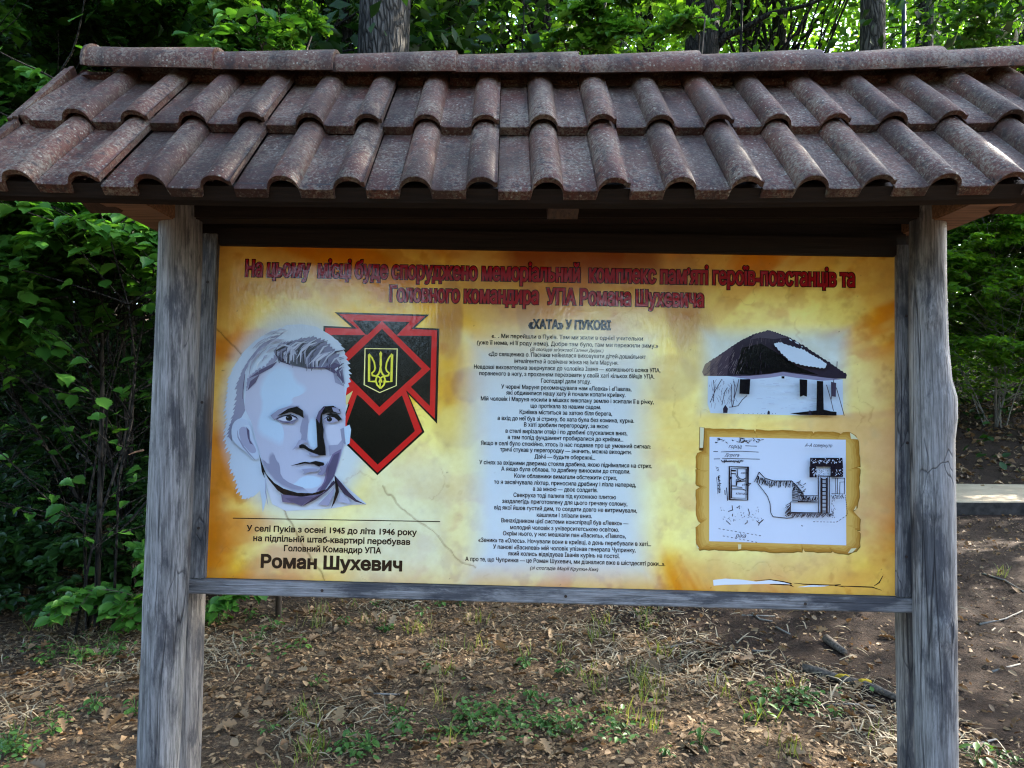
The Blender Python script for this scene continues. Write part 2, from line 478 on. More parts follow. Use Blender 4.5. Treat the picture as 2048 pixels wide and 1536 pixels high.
# ------------------------------------------------------------------ lettering from the built-in font
class Font:
    def __init__(self):
        self.cu = bpy.data.curves.new('glyph', 'FONT')
        self.cu.fill_mode = 'NONE'
        self.cu.resolution_u = 3
        self.ob = bpy.data.objects.new('glyph', self.cu)
        COL.objects.link(self.ob)
        self.lo, self.ad, self.tri = {}, {}, {}
        ls = self.loops_of('H')
        self.cap = max(p[1] for l in ls for p in l)
        self.barx = self.maxx('|')
    def splines(self, s):
        self.cu.body = s
        bpy.context.view_layer.update()
        ev = self.ob.evaluated_get(bpy.context.evaluated_depsgraph_get())
        cv = ev.to_curve(bpy.context.evaluated_depsgraph_get())
        res = []
        for sp in cv.splines:
            q = []
            bz = sp.bezier_points
            n = len(bz)
            for i in range(n):
                p0, p3 = bz[i], bz[(i + 1) % n]
                a, h1, h2, d = p0.co, p0.handle_right, p3.handle_left, p3.co
                straight = ((h1 - a).cross(d - a).length + (h2 - a).cross(d - a).length) < 1e-5
                for k in range(1 if straight else 4):
                    t = k / 4; u = 1 - t
                    v = a * u ** 3 + h1 * (3 * u * u * t) + h2 * (3 * u * t * t) + d * t ** 3
                    q.append((v.x, v.y))
            cl = []
            for p in q:
                if not cl or (abs(p[0] - cl[-1][0]) + abs(p[1] - cl[-1][1])) > 1e-4: cl.append(p)
            while len(cl) > 2 and (abs(cl[0][0] - cl[-1][0]) + abs(cl[0][1] - cl[-1][1])) < 1e-4: cl.pop()
            if len(cl) > 2: res.append(cl)
        self.ob.to_curve_clear()
        ev.to_curve_clear()
        return res
    def maxx(self, s): return max(p[0] for l in self.splines(s) for p in l)
    def loops_of(self, ch):
        if ch not in self.lo: self.lo[ch] = self.splines(ch)
        return self.lo[ch]
    def adv(self, ch):
        if ch not in self.ad: self.ad[ch] = self.maxx(ch + '|') - self.barx
        return self.ad[ch]
    def glyph(self, ch, sx, bold, xh=1.0):
        """triangles of one letter, scaled in x, strokes grown by bold (all in units of cap height)"""
        key = (ch, round(sx, 3), round(bold, 4), xh)
        if key in self.tri: return self.tri[key]
        ky = xh if ch.islower() else 1.0
        loops = [[(p[0] / self.cap * sx, p[1] / self.cap * (ky if p[1] > 0 else 1)) for p in l] for l in self.loops_of(ch)]
        if not loops:
            self.tri[key] = ([], []); return self.tri[key]
        area = lambda l: sum(l[i][0] * l[(i + 1) % len(l)][1] - l[(i + 1) % len(l)][0] * l[i][1] for i in range(len(l))) / 2
        big = max(loops, key=lambda l: abs(area(l)))
        sg = 1 if area(big) > 0 else -1
        out = []
        for l in loops:
            n, q = len(l), []
            for i in range(n):
                p0, p1, p2 = Vector(l[i - 1]), Vector(l[i]), Vector(l[(i + 1) % n])
                a, b = (p1 - p0).normalized(), (p2 - p1).normalized()
                n1, n2 = Vector((a.y, -a.x)), Vector((b.y, -b.x))
                m = n1 + n2
                if m.length < 0.2: m = n1.copy()
                else:
                    m.normalize(); m = m / max(0.45, m.dot(n1))
                q.append(p1 + m * bold * sg)
            out.append(q)
        verts, edges = [], []
        for l in out:
            b = len(verts)
            verts += [Vector(p) for p in l]
            edges += [(b + i, b + (i + 1) % len(l)) for i in range(len(l))]
        rv, re_, rf, *_ = delaunay_2d_cdt(verts, edges, [], 0, 1e-6)
        tri = []
        for f in rf:
            cx = sum(rv[i].x for i in f) / len(f); cy = sum(rv[i].y for i in f) / len(f)
            w = 0
            for l in out:
                for i in range(len(l)):
                    p, r_ = l[i], l[(i + 1) % len(l)]
                    if (p.y <= cy) != (r_.y <= cy):
                        if p.x + (cy - p.y) / (r_.y - p.y) * (r_.x - p.x) > cx: w += 1 if r_.y > p.y else -1
            if w * sg > 0: tri.append(tuple(f))
        self.tri[key] = ([(p.x, p.y) for p in rv], tri)
        return self.tri[key]
    def line(self, s, width, cap, bold=0.0, slant=0.0, xh=1.0):
        """(verts, faces) of one line of text, centred on x, baseline at y=0"""
        nat = sum(self.adv(c) for c in s) / self.cap * cap
        sx = width / nat
        vs, fs, x = [], [], -width / 2
        for c in s:
            gv, gf = self.glyph(c, sx, bold, xh)
            b = len(vs)
            vs += [(x + p[0] * cap + slant * p[1] * cap, p[1] * cap) for p in gv]
            fs += [tuple(b + i for i in f) for f in gf]
            x += self.adv(c) / self.cap * cap * sx
        return vs, fs
FONT = Font()

# ------------------------------------------------------------------ the information board
board = tag(empty('information_board', (0.1, 2.1, 0)), 'wooden information board with printed yellow panel, log posts and brown tiled roof', 'information board')
BINV = Matrix.Translation((-0.1, -2.1, 0))

def child(o, parent=board):
    """parent without moving (children are modelled in world space)"""
    o.parent = parent
    o.matrix_parent_inverse = Matrix.Identity(4)
    if parent is board: o.matrix_basis = BINV @ o.matrix_basis
    return o

# --- panel plane: pose measured from the photograph's four corners (a real 1.91 x 0.94 m sheet)
PW, PH = 1.9115, 1.9115 * 0.4917
yaw, tilt, roll = R(1.263), R(-2.572), R(1.232)
def _rot(rx, ry, rz):
    cx, sx, cy, sy, cz, sz = math.cos(rx), math.sin(rx), math.cos(ry), math.sin(ry), math.cos(rz), math.sin(rz)
    return (Matrix(((cz, -sz, 0), (sz, cz, 0), (0, 0, 1))) @ Matrix(((1, 0, 0), (0, cx, -sx), (0, sx, cx))) @ Matrix(((cy, 0, sy), (0, 1, 0), (-sy, 0, cy))))
RB = _rot(tilt, yaw, roll)
TB = Vector((0.05637629, 0.04832665, 1.09864865)) * PW
cp, sp_ = math.cos(R(PITCH)), math.sin(R(PITCH))
C2W = Matrix(((1, 0, 0), (0, -sp_, cp), (0, -cp, -sp_)))       # camera (right, down, forward) -> world
def c2w(v):
    x, y, z = v
    return Vector((x, z * cp + y * sp_, CAM_Z - y * cp + z * sp_))
ex, ey, ez = RB @ Vector((1, 0, 0)), RB @ Vector((0, -1, 0)), RB @ Vector((0, 0, -1))   # right, up, toward the viewer
o0 = c2w(TB)
ax, ay, az = [(c2w(TB + e) - o0).normalized() for e in (ex, ey, ez)]
PM = Matrix(((ax.x, ay.x, az.x, o0.x), (ax.y, ay.y, az.y, o0.y), (ax.z, ay.z, az.z, o0.z), (0, 0, 0, 1)))
_n = RB @ Vector((0, 0, 1))
def bp(px, py):
    """photograph pixel -> metres on the panel (right, up from its centre)"""
    d = Vector(((px - 1024) / FPX, (py - 768) / FPX, 1))
    q = d * (TB.dot(_n) / d.dot(_n)) - TB
    return q.dot(ex), q.dot(ey)
MPP = PW / 1368.0

def on_panel(o, parent=board):
    if parent is board:
        o.parent = board; o.matrix_basis = BINV @ PM
    else:
        o.parent = parent
    return o

# --- panel print (sun-bleached parchment design), colours per vertex
KP = np.array([1.0, 0.95, 0.76])
def P(*c): return lin(c) * KP
NU, NV = 640, 320
uu, vv = np.meshgrid(np.linspace(-PW / 2, PW / 2, NU + 1), np.linspace(-PH / 2, PH / 2, NV + 1))
fu, fv = uu / PW + 0.5, 0.5 - vv / PH
X = (437 * (1 - fu) + 1790 * fu) * (1 - fv) + (412 * (1 - fu) + 1792 * fu) * fv
Y = (490 * (1 - fu) + 513 * fu) * (1 - fv) + (1155 * (1 - fu) + 1192 * fu) * fv
def sm(a, b, x): 
    t = np.clip((x - a) / (b - a), 0, 1); return t * t * (3 - 2 * t)
def boxd(x0, x1, y0, y1, soft): 
    return sm(-soft, soft, np.minimum(np.minimum(X - x0, x1 - X), np.minimum(Y - y0, y1 - Y)))
def blob(cx, cy, rx, ry): return np.clip(1 - ((X - cx) / rx) ** 2 - ((Y - cy) / ry) ** 2, 0, 1)
wob = (fbm(X / 60, Y / 60, 3) - 0.5) * 60
c_y, c_p, c_o, c_b = P(250, 208, 58), P(252, 238, 136), P(208, 120, 8), P(196, 214, 240)
base = np.zeros(X.shape + (3,)) + c_y
def over(mask, col):
    global base
    mask = np.clip(mask, 0, 1)[..., None]
    base = base * (1 - mask) + np.asarray(col) * mask
over(sm(0.385, 0.58, fbm(X / 150 + 9, Y / 150, 11)), c_p)
ed = np.minimum(np.minimum(X - 425, 1790 - X), np.minimum(Y - 500, 1180 - Y))
over(sm(120, -5, ed + wob * 2.0) * 0.9, c_o)
over(sm(0.57, 0.70, fbm(X / 95 + 31, Y / 70, 17, 6)) * sm(420, 60, ed) * .7, c_o)
# streaks of stain: diagonal creased rays
ang = np.arctan2(Y - 880, X - 1240)
rays = fbm(ang * 5.5 + 20, np.hypot(X - 1240, Y - 880) / 420, 31)
over(sm(0.56, 0.68, rays) * sm(250, 480, np.hypot((X - 1120) * 0.8, Y - 840)) * 0.75, c_o)
over(sm(0.60, 0.44, rays) * 0.30, c_p)
over(boxd(400, 480, 860, 1000, 26) * 0.8, c_o)
over(sm(0.60, 0.75, fbm(X / 34, Y / 34, 41)) * sm(200, 20, ed) * 0.55, P(190, 118, 24))
# faint brown scene printed behind the story column
over(boxd(900, 1430, 490, 650, 60) * 0.62, P(186, 128, 74))
over(boxd(1020, 1330, 480, 548, 26) * 0.75, P(120, 44, 24))
for (cx, cy, rx, ry, a) in ((905, 640, 30, 95, .55), (1062, 620, 26, 70, .6), (1372, 600, 42, 120, .6), (1400, 690, 46, 90, .4), (945, 772, 42, 40, .5), (890, 720, 50, 110, .45), (925, 850, 60, 60, .35), (1350, 760, 60, 55, .4)):
    over(sm(0.0, 0.5, blob(cx, cy, rx, ry) + (fbm(X / 25, Y / 25, 50) - .5) * .3) * a, P(172, 120, 70))
# pale glow printed round the story, the portrait and the cottage
over(boxd(950, 1300, 690, 1150, 48) * 0.96, c_b)
over(boxd(990, 1270, 640, 760, 60) * 0.6, P(205, 205, 200))
over(boxd(720, 930, 900, 1160, 60) * 0.6, P(215, 222, 214))
over(sm(0, .5, blob(600, 830, 175, 240)) * 0.9, c_b)
over(boxd(1415, 1690, 668, 822, 24) * 0.97, P(190, 212, 244))
over(sm(0.05, .6, blob(1540, 900, 330, 330)) * 0.40, P(222, 226, 190))
over(boxd(520, 900, 1010, 1150, 50) * 0.45, P(216, 222, 205))
# crease lines and specks
cr1 = np.abs(Y - (1000 + (X - 800) * 0.9) - wob * 0.8)
over(sm(3.2, 0.6, cr1) * (X > 770) * (X < 960) * 0.55, P(120, 84, 30))
cr2 = np.abs(X - (560 + (Y - 1000) * 0.55) - wob * 0.5)
over(sm(3.0, 0.6, cr2) * (Y > 1000) * 0.6, P(110, 72, 22))
cr3 = np.abs(X - (437 + (Y - 660) * 0.9) - wob * 0.4)
over(sm(2.6, 0.6, cr3) * (Y > 655) * (Y < 720) * 0.7, P(80, 56, 20))
spk = vnoise(X / 6, Y / 6, 77)
over(sm(0.985, 1.0, spk) * 0.7, P(90, 54, 20))
grain_ = (fbm(X / 9, Y / 9, 201, 4) - .5) * .16 + (fbm(X / 45, Y / 45, 211, 5) - .5) * .34
grain_ = grain_ * (1 - 0.8 * np.clip(boxd(950, 1300, 690, 1150, 48) + sm(0, .5, blob(600, 830, 175, 240)), 0, 1))
base = base * (1 + grain_[..., None] * np.array([.55, .8, 1.3]))
rid = 1 - np.abs(fbm(X / 130 + 4, Y / 130 + 2, 231, 5) * 2 - 1)          # dark hairline creases
over(sm(0.985, 1.0, rid) * sm(.5, .6, fbm(X / 90, Y / 90, 241)) * .25 * (1 - boxd(930, 1320, 660, 1150, 40)), P(150, 96, 26))
base = np.clip(base, 0.005, 0.95)
nq = (np.arange(NV)[:, None] * (NU + 1) + np.arange(NU)[None, :]).ravel()
pq = np.stack([nq, nq + 1, nq + NU + 2, nq + NU + 1], 1)
pv = np.stack([uu.ravel(), vv.ravel(), np.zeros(uu.size)], 1)
# sheet has real thickness: back face and rim
nb_ = len(pv)
rim = [(-PW / 2, -PH / 2), (PW / 2, -PH / 2), (PW / 2, PH / 2), (-PW / 2, PH / 2)]
pv = np.concatenate([pv, [(a, b, -0.0005) for a, b in rim], [(a, b, -0.012) for a, b in rim]])
pc = np.concatenate([base.reshape(-1, 3), np.full((8, 3), 0.25)])
extra = []
for k in range(4):
    k2 = (k + 1) % 4
    extra.append((nb_ + k, nb_ + 4 + k, nb_ + 4 + k2, nb_ + k2))
extra.append((nb_ + 7, nb_ + 6, nb_ + 5, nb_ + 4))
pq = np.concatenate([pq, np.array(extra)])
panel = on_panel(link('panel', mesh_np('panel', pv, pq, np.full(len(pq), 4), col=pc), None, [M['print']]))
tag(panel, 'glossy yellow printed panel with portrait, emblem, story and pictures')

class Art:
    """flat coloured shapes printed on the panel, one mesh"""
    def __init__(self, ox=0, oy=0, s=1.0, z=0.0004, dz=0.00005):
        self.ox, self.oy, self.s, self.z, self.dz = ox, oy, s, z, dz
        self.v, self.f, self.c = [], [], []
    def pt(self, p): return bp(self.ox + p[0] / self.s, self.oy + p[1] / self.s)
    def raw(self, vs, fs, col, z=None):
        if z is None:
            z = self.z; self.z += self.dz
        b = len(self.v)
        self.v += [(p[0], p[1], z) for p in vs]
        self.f += [tuple(b + i for i in f) for f in fs]
        self.c += [tuple(col)] * len(vs)
    def poly(self, pts, col, smooth=0):
        for _ in range(smooth):
            q = []
            for i in range(len(pts)):
                a, b = pts[i], pts[(i + 1) % len(pts)]
                q += [(a[0] * .75 + b[0] * .25, a[1] * .75 + b[1] * .25), (a[0] * .25 + b[0] * .75, a[1] * .25 + b[1] * .75)]
            pts = q
        w = [Vector(self.pt(p)) for p in pts]
        n = len(w)
        rv, re_, rf, *_ = delaunay_2d_cdt(w, [(i, (i + 1) % n) for i in range(n)], [], 1, 1e-7)
        self.raw([(p.x, p.y) for p in rv], [f for f in rf], col)
    def stroke(self, pts, wd, col, closed=False, taper=False):
        pts = [Vector(p) for p in pts]
        n = len(pts)
        vs, fs = [], []
        for i in range(n):
            a = pts[i - 1] if (i > 0 or closed) else pts[i]
            b = pts[(i + 1) % n] if (i < n - 1 or closed) else pts[i]
            d = b - a
            d = d.normalized() if d.length > 1e-9 else Vector((1, 0))
            nn = Vector((-d.y, d.x))
            ww = wd / 2
            if taper: ww *= max(0.12, math.sin(math.pi * (i + 0.35) / (n - 0.3)))
            if 0 < i < n - 1 or closed:
                e1 = (pts[i] - a)
                if e1.length > 1e-9:
                    e1.normalize(); ww /= max(0.5, abs(nn.dot(Vector((-e1.y, e1.x)))))
            vs += [self.pt(pts[i] + nn * ww), self.pt(pts[i] - nn * ww)]
        m = n if closed else n - 1
        for i in range(m):
            j = (i + 1) % n
            fs.append((2 * i, 2 * i + 1, 2 * j + 1, 2 * j))
        self.raw(vs, fs, col)
    def text(self, s, x0, x1, yb, cap, col, bold=0.0, slant=0.0, z=None, xh=1.0):
        """x0,x1,yb,cap in this art's own units"""
        a, b = self.pt((x0, yb)), self.pt((x1, yb))
        cx, cy = self.pt(((x0 + x1) / 2, yb))
        vs, fs = FONT.line(s, b[0] - a[0], cap / self.s * MPP, bold, slant, xh)
        self.raw([(cx + p[0], cy + p[1]) for p in vs], fs, col, z)
    def build(self, name, label=None):
        me = bpy.data.meshes.new(name)
        me.from_pydata(self.v, [], self.f); me.update()
        at = me.color_attributes.new('Col', 'FLOAT_COLOR', 'POINT')
        at.data.foreach_set('color', np.concatenate([np.array(self.c), np.ones((len(self.c), 1))], 1).astype(np.float32).ravel())
        # all faces look at the viewer
        for p in me.polygons:
            if p.normal.z < 0: p.flip()
        o = on_panel(link(name, me, None, [M['print_flat']]), panel)
        if label: o['label'] = label
        return o

BLK, RED = P(10, 10, 12), P(200, 32, 34)
# title
a = Art(z=0.0005)
for (s, x0, x1, yb, cap) in (('На цьому  місці буде споруджено меморіальний  комплекс пам’яті героїв-повстанців та', 484, 1705, 562.5, 30.5),
                             ('Головного командира  УПА Романа Шухевича', 776, 1407, 608, 29.5)):
    a.text(s, x0, x1, yb, cap, P(6, 2, 4), 0.092, z=0.0005, xh=1.10)
    a.text(s, x0, x1, yb, cap, P(146, 4, 20), 0.044, z=0.0007, xh=1.10)
a.build('title', 'dark red title in two lines of heavy outlined letters')
a = Art(920, 630, 4.876, z=0.0005)
a.text('«ХАТА» У ПУКОВІ', 667, 1470, 137, 82, P(20, 26, 40), 0.075)
a.build('heading')
# story
ST = [('«… Ми перейшли в Пуків. Там ми жили в однієї учительки', 305, 1785, 236), ('(уже її нема, ні її роду нема). Добре там було, там ми пережили зиму.»', 160, 1930, 303),
 ('«До священика о. Паснака найнялася виховувати дітей-дошкільнят', 275, 1810, 413), ('інтелігентна й освічена жінка на ім’я Маруня.', 528, 1545, 477),
 ('Невдовзі вихователька звернулася до чоловіка Івана — колишнього вояка УПА,', 130, 1953, 541), ('пораненого в ногу, з проханням переховати у своїй хаті кількох бійців УПА.', 183, 1895, 603),
 ('Господарі дали згоду.', 787, 1277, 665), ('У червні Маруня рекомендувала нам «Левка» і «Павла»,', 400, 1672, 730),
 ('які обдивилися нашу хату й почали копати криївку.', 450, 1615, 788), ('Мій чоловік і Маруня носили в мішках викопану землю і зсипали її в річку,', 198, 1888, 850),
 ('що протікала за нашим садом.', 685, 1375, 911), ('Криївка міститься за хатою біля берега,', 577, 1483, 973),
 ('а вхід до неї був зі стриху, бо хата була без комина, курна.', 363, 1698, 1037), ('В хаті зробили перегородку, за якою', 620, 1448, 1096),
 ('в стелі вирізали отвір і по драбині спускалися вниз,', 440, 1632, 1161), ('а там попід фундамент пробиралися до криївки...', 462, 1593, 1221),
 ('Якщо в селі було спокійно, хтось із нас подавав про це умовний сигнал:', 200, 1858, 1284), ('тричі стукав у перегородку — значить, можна виходити.', 390, 1675, 1343),
 ('Двічі — будьте обережні...', 725, 1320, 1405), ('У сінях за вхідними дверима стояла драбина, якою піднімалися на стрих.', 185, 1872, 1473),
 ('А якщо була облава, то драбину виносили до стодоли.', 400, 1660, 1532), ('Коли облавники вимагали обстежити стрих,', 525, 1533, 1597),
 ('то я засвічувала ліхтар, приносила драбину і лізла наперед,', 330, 1716, 1661), ('а за мною — двоє солдатів.', 708, 1343, 1720),
 ('Свекруха тоді палила під кухонною плитою', 518, 1522, 1785), ('заздалегідь приготовлену для цього гречану солому,', 408, 1632, 1847),
 ('від якої йшов густий дим, то солдати довго не витримували,', 330, 1726, 1911), ('кашляли і злізали вниз.', 745, 1287, 1974),
 ('Винахідником цієї системи конспірації був «Левко» —', 398, 1640, 2036), ('молодий чоловік з університетською освітою.', 485, 1550, 2101),
 ('Окрім нього, у нас мешкали пан «Василь», «Павло»,', 415, 1617, 2162), ('«Зеник» та «Олесь». Ночували вони в криївці, а день перебували в хаті...', 175, 1863, 2232),
 ('У панові «Василеві» мій чоловік упізнав генерала Чупринку,', 320, 1713, 2296), ('який колись відвідував Іванів курінь на постої.', 468, 1557, 2357),
 ('А про те, що Чупринка — це Роман Шухевич, ми дізналися вже в шістдесяті роки...».', 48, 2000, 2422)]
a = Art(920, 630, 4.876, z=0.0005)
for s, x0, x1, yb in ST:
    a.text(s, x0, x1, yb, 38, BLK, 0.027, z=0.0005)
for s, x0, x1, yb in (('(Зі спогадів зв’язкової Галини Дидик.)', 678, 1397, 357), ('(зі спогадів Марії Крупки-Кик)', 678, 1347, 2489)):
    a.text(s, x0, x1, yb, 31, BLK, 0.015, 0.22, z=0.0005)
a.build('story_text')
a = Art(380, 1020, 3.938, z=0.0005)
a.stroke([(338, 64), (1970, 91)], 7, BLK)
for s, x0, x1, yb, cap, bd in (('У селі Пуків з осені 1945 до літа 1946 року', 445, 1785, 182, 43, .046), ('на підпільній штаб-квартирі перебував', 493, 1735, 258, 43, .046),
                           ('Головний Командир УПА', 735, 1505, 332, 43, .046), ('Роман Шухевич', 548, 1675, 464, 92, .066)):
    a.text(s, x0, x1, yb, cap, BLK, bd, z=0.0005)
a.build('caption')

# emblem: black and red angular cross with a shield and trident
a = Art(430, 620, 3.657, z=0.0004, dz=0.00006)
a.poly([(876, 16), (1567, 34), (1464, 128), (1641, 136), (1625, 832), (1416, 618), (1532, 893), (1188, 1208), (900, 925), (975, 690), (860, 640), (860, 250), (793, 190), (793, 116), (1000, 126)], BLK)
a.poly([(908, 30), (1535, 46), (1432, 139), (1624, 148), (1608, 796), (1395, 583), (1514, 889), (1188, 1190), (910, 912), (985, 690), (870, 640), (870, 245), (806, 178), (806, 130), (1042, 138)], RED)
a.poly([(1008, 76), (1424, 88), (1330, 184), (1100, 180)], BLK)
a.poly([(850, 182), (1098, 184), (940, 330), (880, 400), (880, 250)], BLK)
a.poly([(1330, 187), (1585, 190), (1571, 702), (1430, 560), (1520, 430)], BLK)
a.poly([(1040, 620), (1202, 740), (1368, 625), (1462, 885), (1190, 1130), (985, 926), (965, 830)], BLK)
a.poly([(1221, 80), (1577, 432), (1202, 772), (858, 432)], RED)
a.poly([(1222, 138), (1512, 430), (1203, 710), (918, 428)], BLK)
a.poly([(940, 640), (1010, 590), (965, 700)], P(214, 206, 150))
YEL = P(226, 226, 78)
a.stroke([(1098, 282), (1333, 285), (1326, 553), (1205, 604), (1092, 547)], 7, P(238, 236, 170), closed=True)
a.stroke([(1128, 325), (1127, 522), (1184, 522)], 17, YEL)
a.stroke([(1296, 326), (1290, 524), (1232, 523)], 17, YEL)
for sg in (-1, 1):
    m = lambda x: 1211 + sg * (x - 1211)
    a.stroke([(m(1126), 322), (m(1150), 350), (m(1166), 385), (m(1172), 425), (m(1166), 445), (m(1148), 462), (m(1152), 478), (m(1178), 484), (m(1196), 470), (m(1206), 445), (m(1211), 415)], 12, YEL)
    a.stroke([(m(1211), 445), (m(1238), 485), (m(1246), 515), (m(1236), 548), (m(1211), 574)], 12, YEL)
    a.stroke([(m(1180), 490), (m(1196), 487), (m(1211), 500), (m(1222), 530)], 10, YEL)
a.stroke([(1208, 498), (1208, 570)], 9, YEL)
a.poly([(1213, 300), (1224, 318), (1220, 345), (1222, 400), (1213, 440), (1204, 400), (1206, 345), (1202, 318)], YEL)
a.build('emblem', 'black and red angular cross emblem with a yellow trident on a shield')

# portrait: posterised head of a man in lavender greys
rp = random.Random(5)
def fringe(pts, amp, slant, n=3):
    q = []
    for i in range(len(pts) - 1):
        p, r_ = Vector(pts[i]), Vector(pts[i + 1])
        for k in range(n):
            b = p.lerp(r_, k / n)
            q.append((b.x, b.y))
            t = p.lerp(r_, (k + 0.45) / n) + Vector(slant) * amp * rp.uniform(0.4, 1.2)
            q.append((t.x, t.y))
    return q + [tuple(pts[-1])]
def soft(pts, c0, c1, n=5, shrink=.16):
    cx_ = sum(p[0] for p in pts) / len(pts); cy_ = sum(p[1] for p in pts) / len(pts)
    for i in range(n):
        k = 1 + shrink * (.5 - i / (n - 1)); w = (i + 1) / n
        a.poly([(cx_ + (p[0] - cx_) * k, cy_ + (p[1] - cy_) * k) for p in pts], c0 * (1 - w) + c1 * w, 1)
PALE, LAV, HI, MID, DRK, DEEP, INK = P(186, 206, 240), P(178, 188, 226), P(178, 206, 246), P(136, 142, 180), P(84, 80, 118), P(52, 46, 74), P(12, 12, 22)
a = Art(430, 620, 3.657, z=0.0009, dz=0.00004)
outer = ([(560, 108), (640, 104), (740, 122)] + fringe([(740, 122), (830, 175), (900, 230), (938, 290), (960, 360), (975, 440), (982, 500), (965, 570)], 26, (0.9, 0.5), 2)
         + [(955, 640), (955, 800), (950, 990), (880, 1200), (700, 1340), (470, 1280), (380, 1250), (372, 1400), (350, 1480), (345, 1400), (330, 1320)]
         + fringe([(300, 1350), (215, 1380), (175, 1300), (150, 1210), (112, 1140), (125, 1050), (88, 980), (80, 880), (95, 790), (84, 700), (95, 600), (105, 500), (150, 400), (225, 290), (310, 210), (420, 145), (520, 112)], 34, (-0.75, 0.75), 3))
a.poly(outer, PALE)
a.poly([(372, 1180), (385, 1320), (420, 1420), (520, 1470), (700, 1460), (860, 1450), (1000, 1425), (1110, 1420), (960, 1290), (878, 1205), (700, 1330), (480, 1280)], P(196, 208, 238))
bandh = fringe([(545, 138), (420, 190), (330, 262), (262, 345), (205, 440), (165, 540), (160, 660), (140, 760), (110, 850), (100, 930)], 26, (-0.8, 0.9), 3)
a.poly(bandh + [(125, 960), (128, 880), (150, 815), (195, 785), (222, 735), (210, 640), (208, 540), (222, 450), (262, 372), (340, 290), (440, 215)], MID)
a.poly([(225, 600), (240, 480), (320, 440), (430, 385), (560, 400), (700, 425), (810, 425), (885, 470), (945, 560), (957, 640), (955, 800), (950, 990), (908, 1085), (872, 1215), (795, 1325), (690, 1345), (560, 1318), (450, 1255), (378, 1180), (335, 1065), (318, 1020), (290, 900), (265, 815), (218, 720)], LAV)
soft([(450, 395), (560, 425), (585, 520), (668, 570), (650, 615), (560, 640), (572, 690), (450, 735), (398, 785), (480, 830), (512, 905), (490, 985), (415, 950), (330, 905), (312, 840), (352, 700), (328, 590), (360, 490)], LAV, HI)
soft([(625, 1225), (700, 1205), (790, 1235), (770, 1285), (690, 1312), (560, 1280), (600, 1255)], LAV, HI)
soft([(395, 1065), (430, 1040), (450, 1100), (475, 1125), (482, 1220), (560, 1278), (690, 1315), (600, 1328), (460, 1268), (372, 1160), (340, 1080), (400, 1140)], LAV, MID)
soft([(880, 1000), (935, 985), (915, 1085), (872, 1215), (795, 1325), (730, 1335), (790, 1280), (812, 1200), (806, 1160), (840, 1100)], LAV, P(112, 104, 150))
a.poly([(870, 1060), (912, 1040), (900, 1110), (872, 1215), (800, 1322), (762, 1325), (812, 1250), (830, 1150)], DRK)
a.poly([(862, 440), (945, 560), (880, 530)], MID)
soft([(618, 880), (652, 760), (690, 770), (682, 960), (612, 985), (640, 920)], LAV, MID)
soft([(690, 800), (735, 790), (758, 900), (752, 1000), (712, 1015), (676, 960)], LAV, HI)
soft([(800, 838), (935, 850), (950, 930), (900, 985), (832, 990)], LAV, P(186, 196, 232))
a.poly([(832, 990), (900, 985), (950, 925), (935, 1010), (880, 1040), (840, 1070)], P(146, 152, 190))
a.poly([(945, 858), (985, 838), (997, 872), (986, 975), (958, 990)], HI)
a.poly([(918, 870), (945, 860), (955, 985), (930, 960)], MID)
# hair
a.poly(fringe([(228, 590), (236, 500), (300, 440), (380, 392), (432, 330)], 14, (0.5, 0.9), 3) + [(470, 340), (440, 380), (340, 460), (280, 510)], MID)
a.poly([(240, 590), (262, 520), (330, 470), (300, 530)], DRK)
a.poly([(250, 500), (330, 440), (420, 395), (460, 375), (420, 420), (330, 470)], DRK)
tuft = fringe([(430, 300), (470, 250), (540, 235), (640, 210), (725, 200), (800, 235), (862, 285), (905, 345)], 20, (0.8, -0.7), 3)
a.poly(tuft + [(930, 400), (952, 545), (880, 468), (800, 425), (690, 430), (560, 408), (490, 380), (450, 345)], P(118, 124, 160))
a.poly([(500, 330), (560, 290), (640, 270), (740, 290), (780, 350), (760, 410), (690, 428), (570, 405), (520, 375)], P(74, 80, 98))
a.poly([(440, 320), (500, 355), (560, 405), (480, 378)], DEEP)
a.poly([(800, 425), (860, 380), (915, 400), (945, 530), (880, 465)], DRK)
hr = random.Random(4)
for k in range(64):
    t = k / 63 if k < 40 else hr.random()
    x0, y0 = 450 + 480 * t, 345 + 70 * math.sin(min(1, t * 1.6) * 1.57) + hr.uniform(-30, 40) + (60 * max(0, t - .8) * 5)
    dx, dy = 60 + hr.uniform(-20, 70), -(70 + 90 * math.sin(math.pi * min(1, t * 1.1)) * hr.uniform(.5, 1.1))
    dx = min(dx, 948 - x0)
    mid_ = (x0 + dx * .15 - 14, y0 + dy * .55)
    col = hr.choice((P(164, 174, 212), P(116, 122, 158), P(70, 72, 100), P(186, 198, 230), P(44, 46, 62)) if t < .25 or t > .62 else (P(78, 82, 104), P(56, 60, 76), P(152, 160, 196), P(104, 110, 144), P(178, 188, 222)))
    a.stroke([(x0, y0), mid_, (x0 + dx * .55, y0 + dy * .88), (x0 + dx, y0 + dy)], hr.uniform(7, 15), col, taper=True)
for (p0, p1, p2, p3) in (((455, 290), (500, 255), (560, 270), (600, 330)), ((520, 350), (540, 280), (600, 240), (690, 235)), ((600, 360), (640, 290), (700, 240), (745, 215)), ((690, 400), (760, 330), (800, 270), (830, 262)), ((780, 420), (830, 340), (870, 310), (880, 300)), ((850, 400), (880, 360), (900, 350), (925, 400))):
    a.stroke([p0, p1, p2, p3], 13, P(170, 182, 216), taper=True)
for (p0, p1, p2) in () and (((560, 400), (600, 300), (690, 250)), ((700, 420), (780, 330), (850, 300)), ((470, 340), (540, 300), (590, 350)), ((640, 415), (690, 320), (770, 260))):
    a.stroke([p0, p1, p2], 11, INK, taper=True)
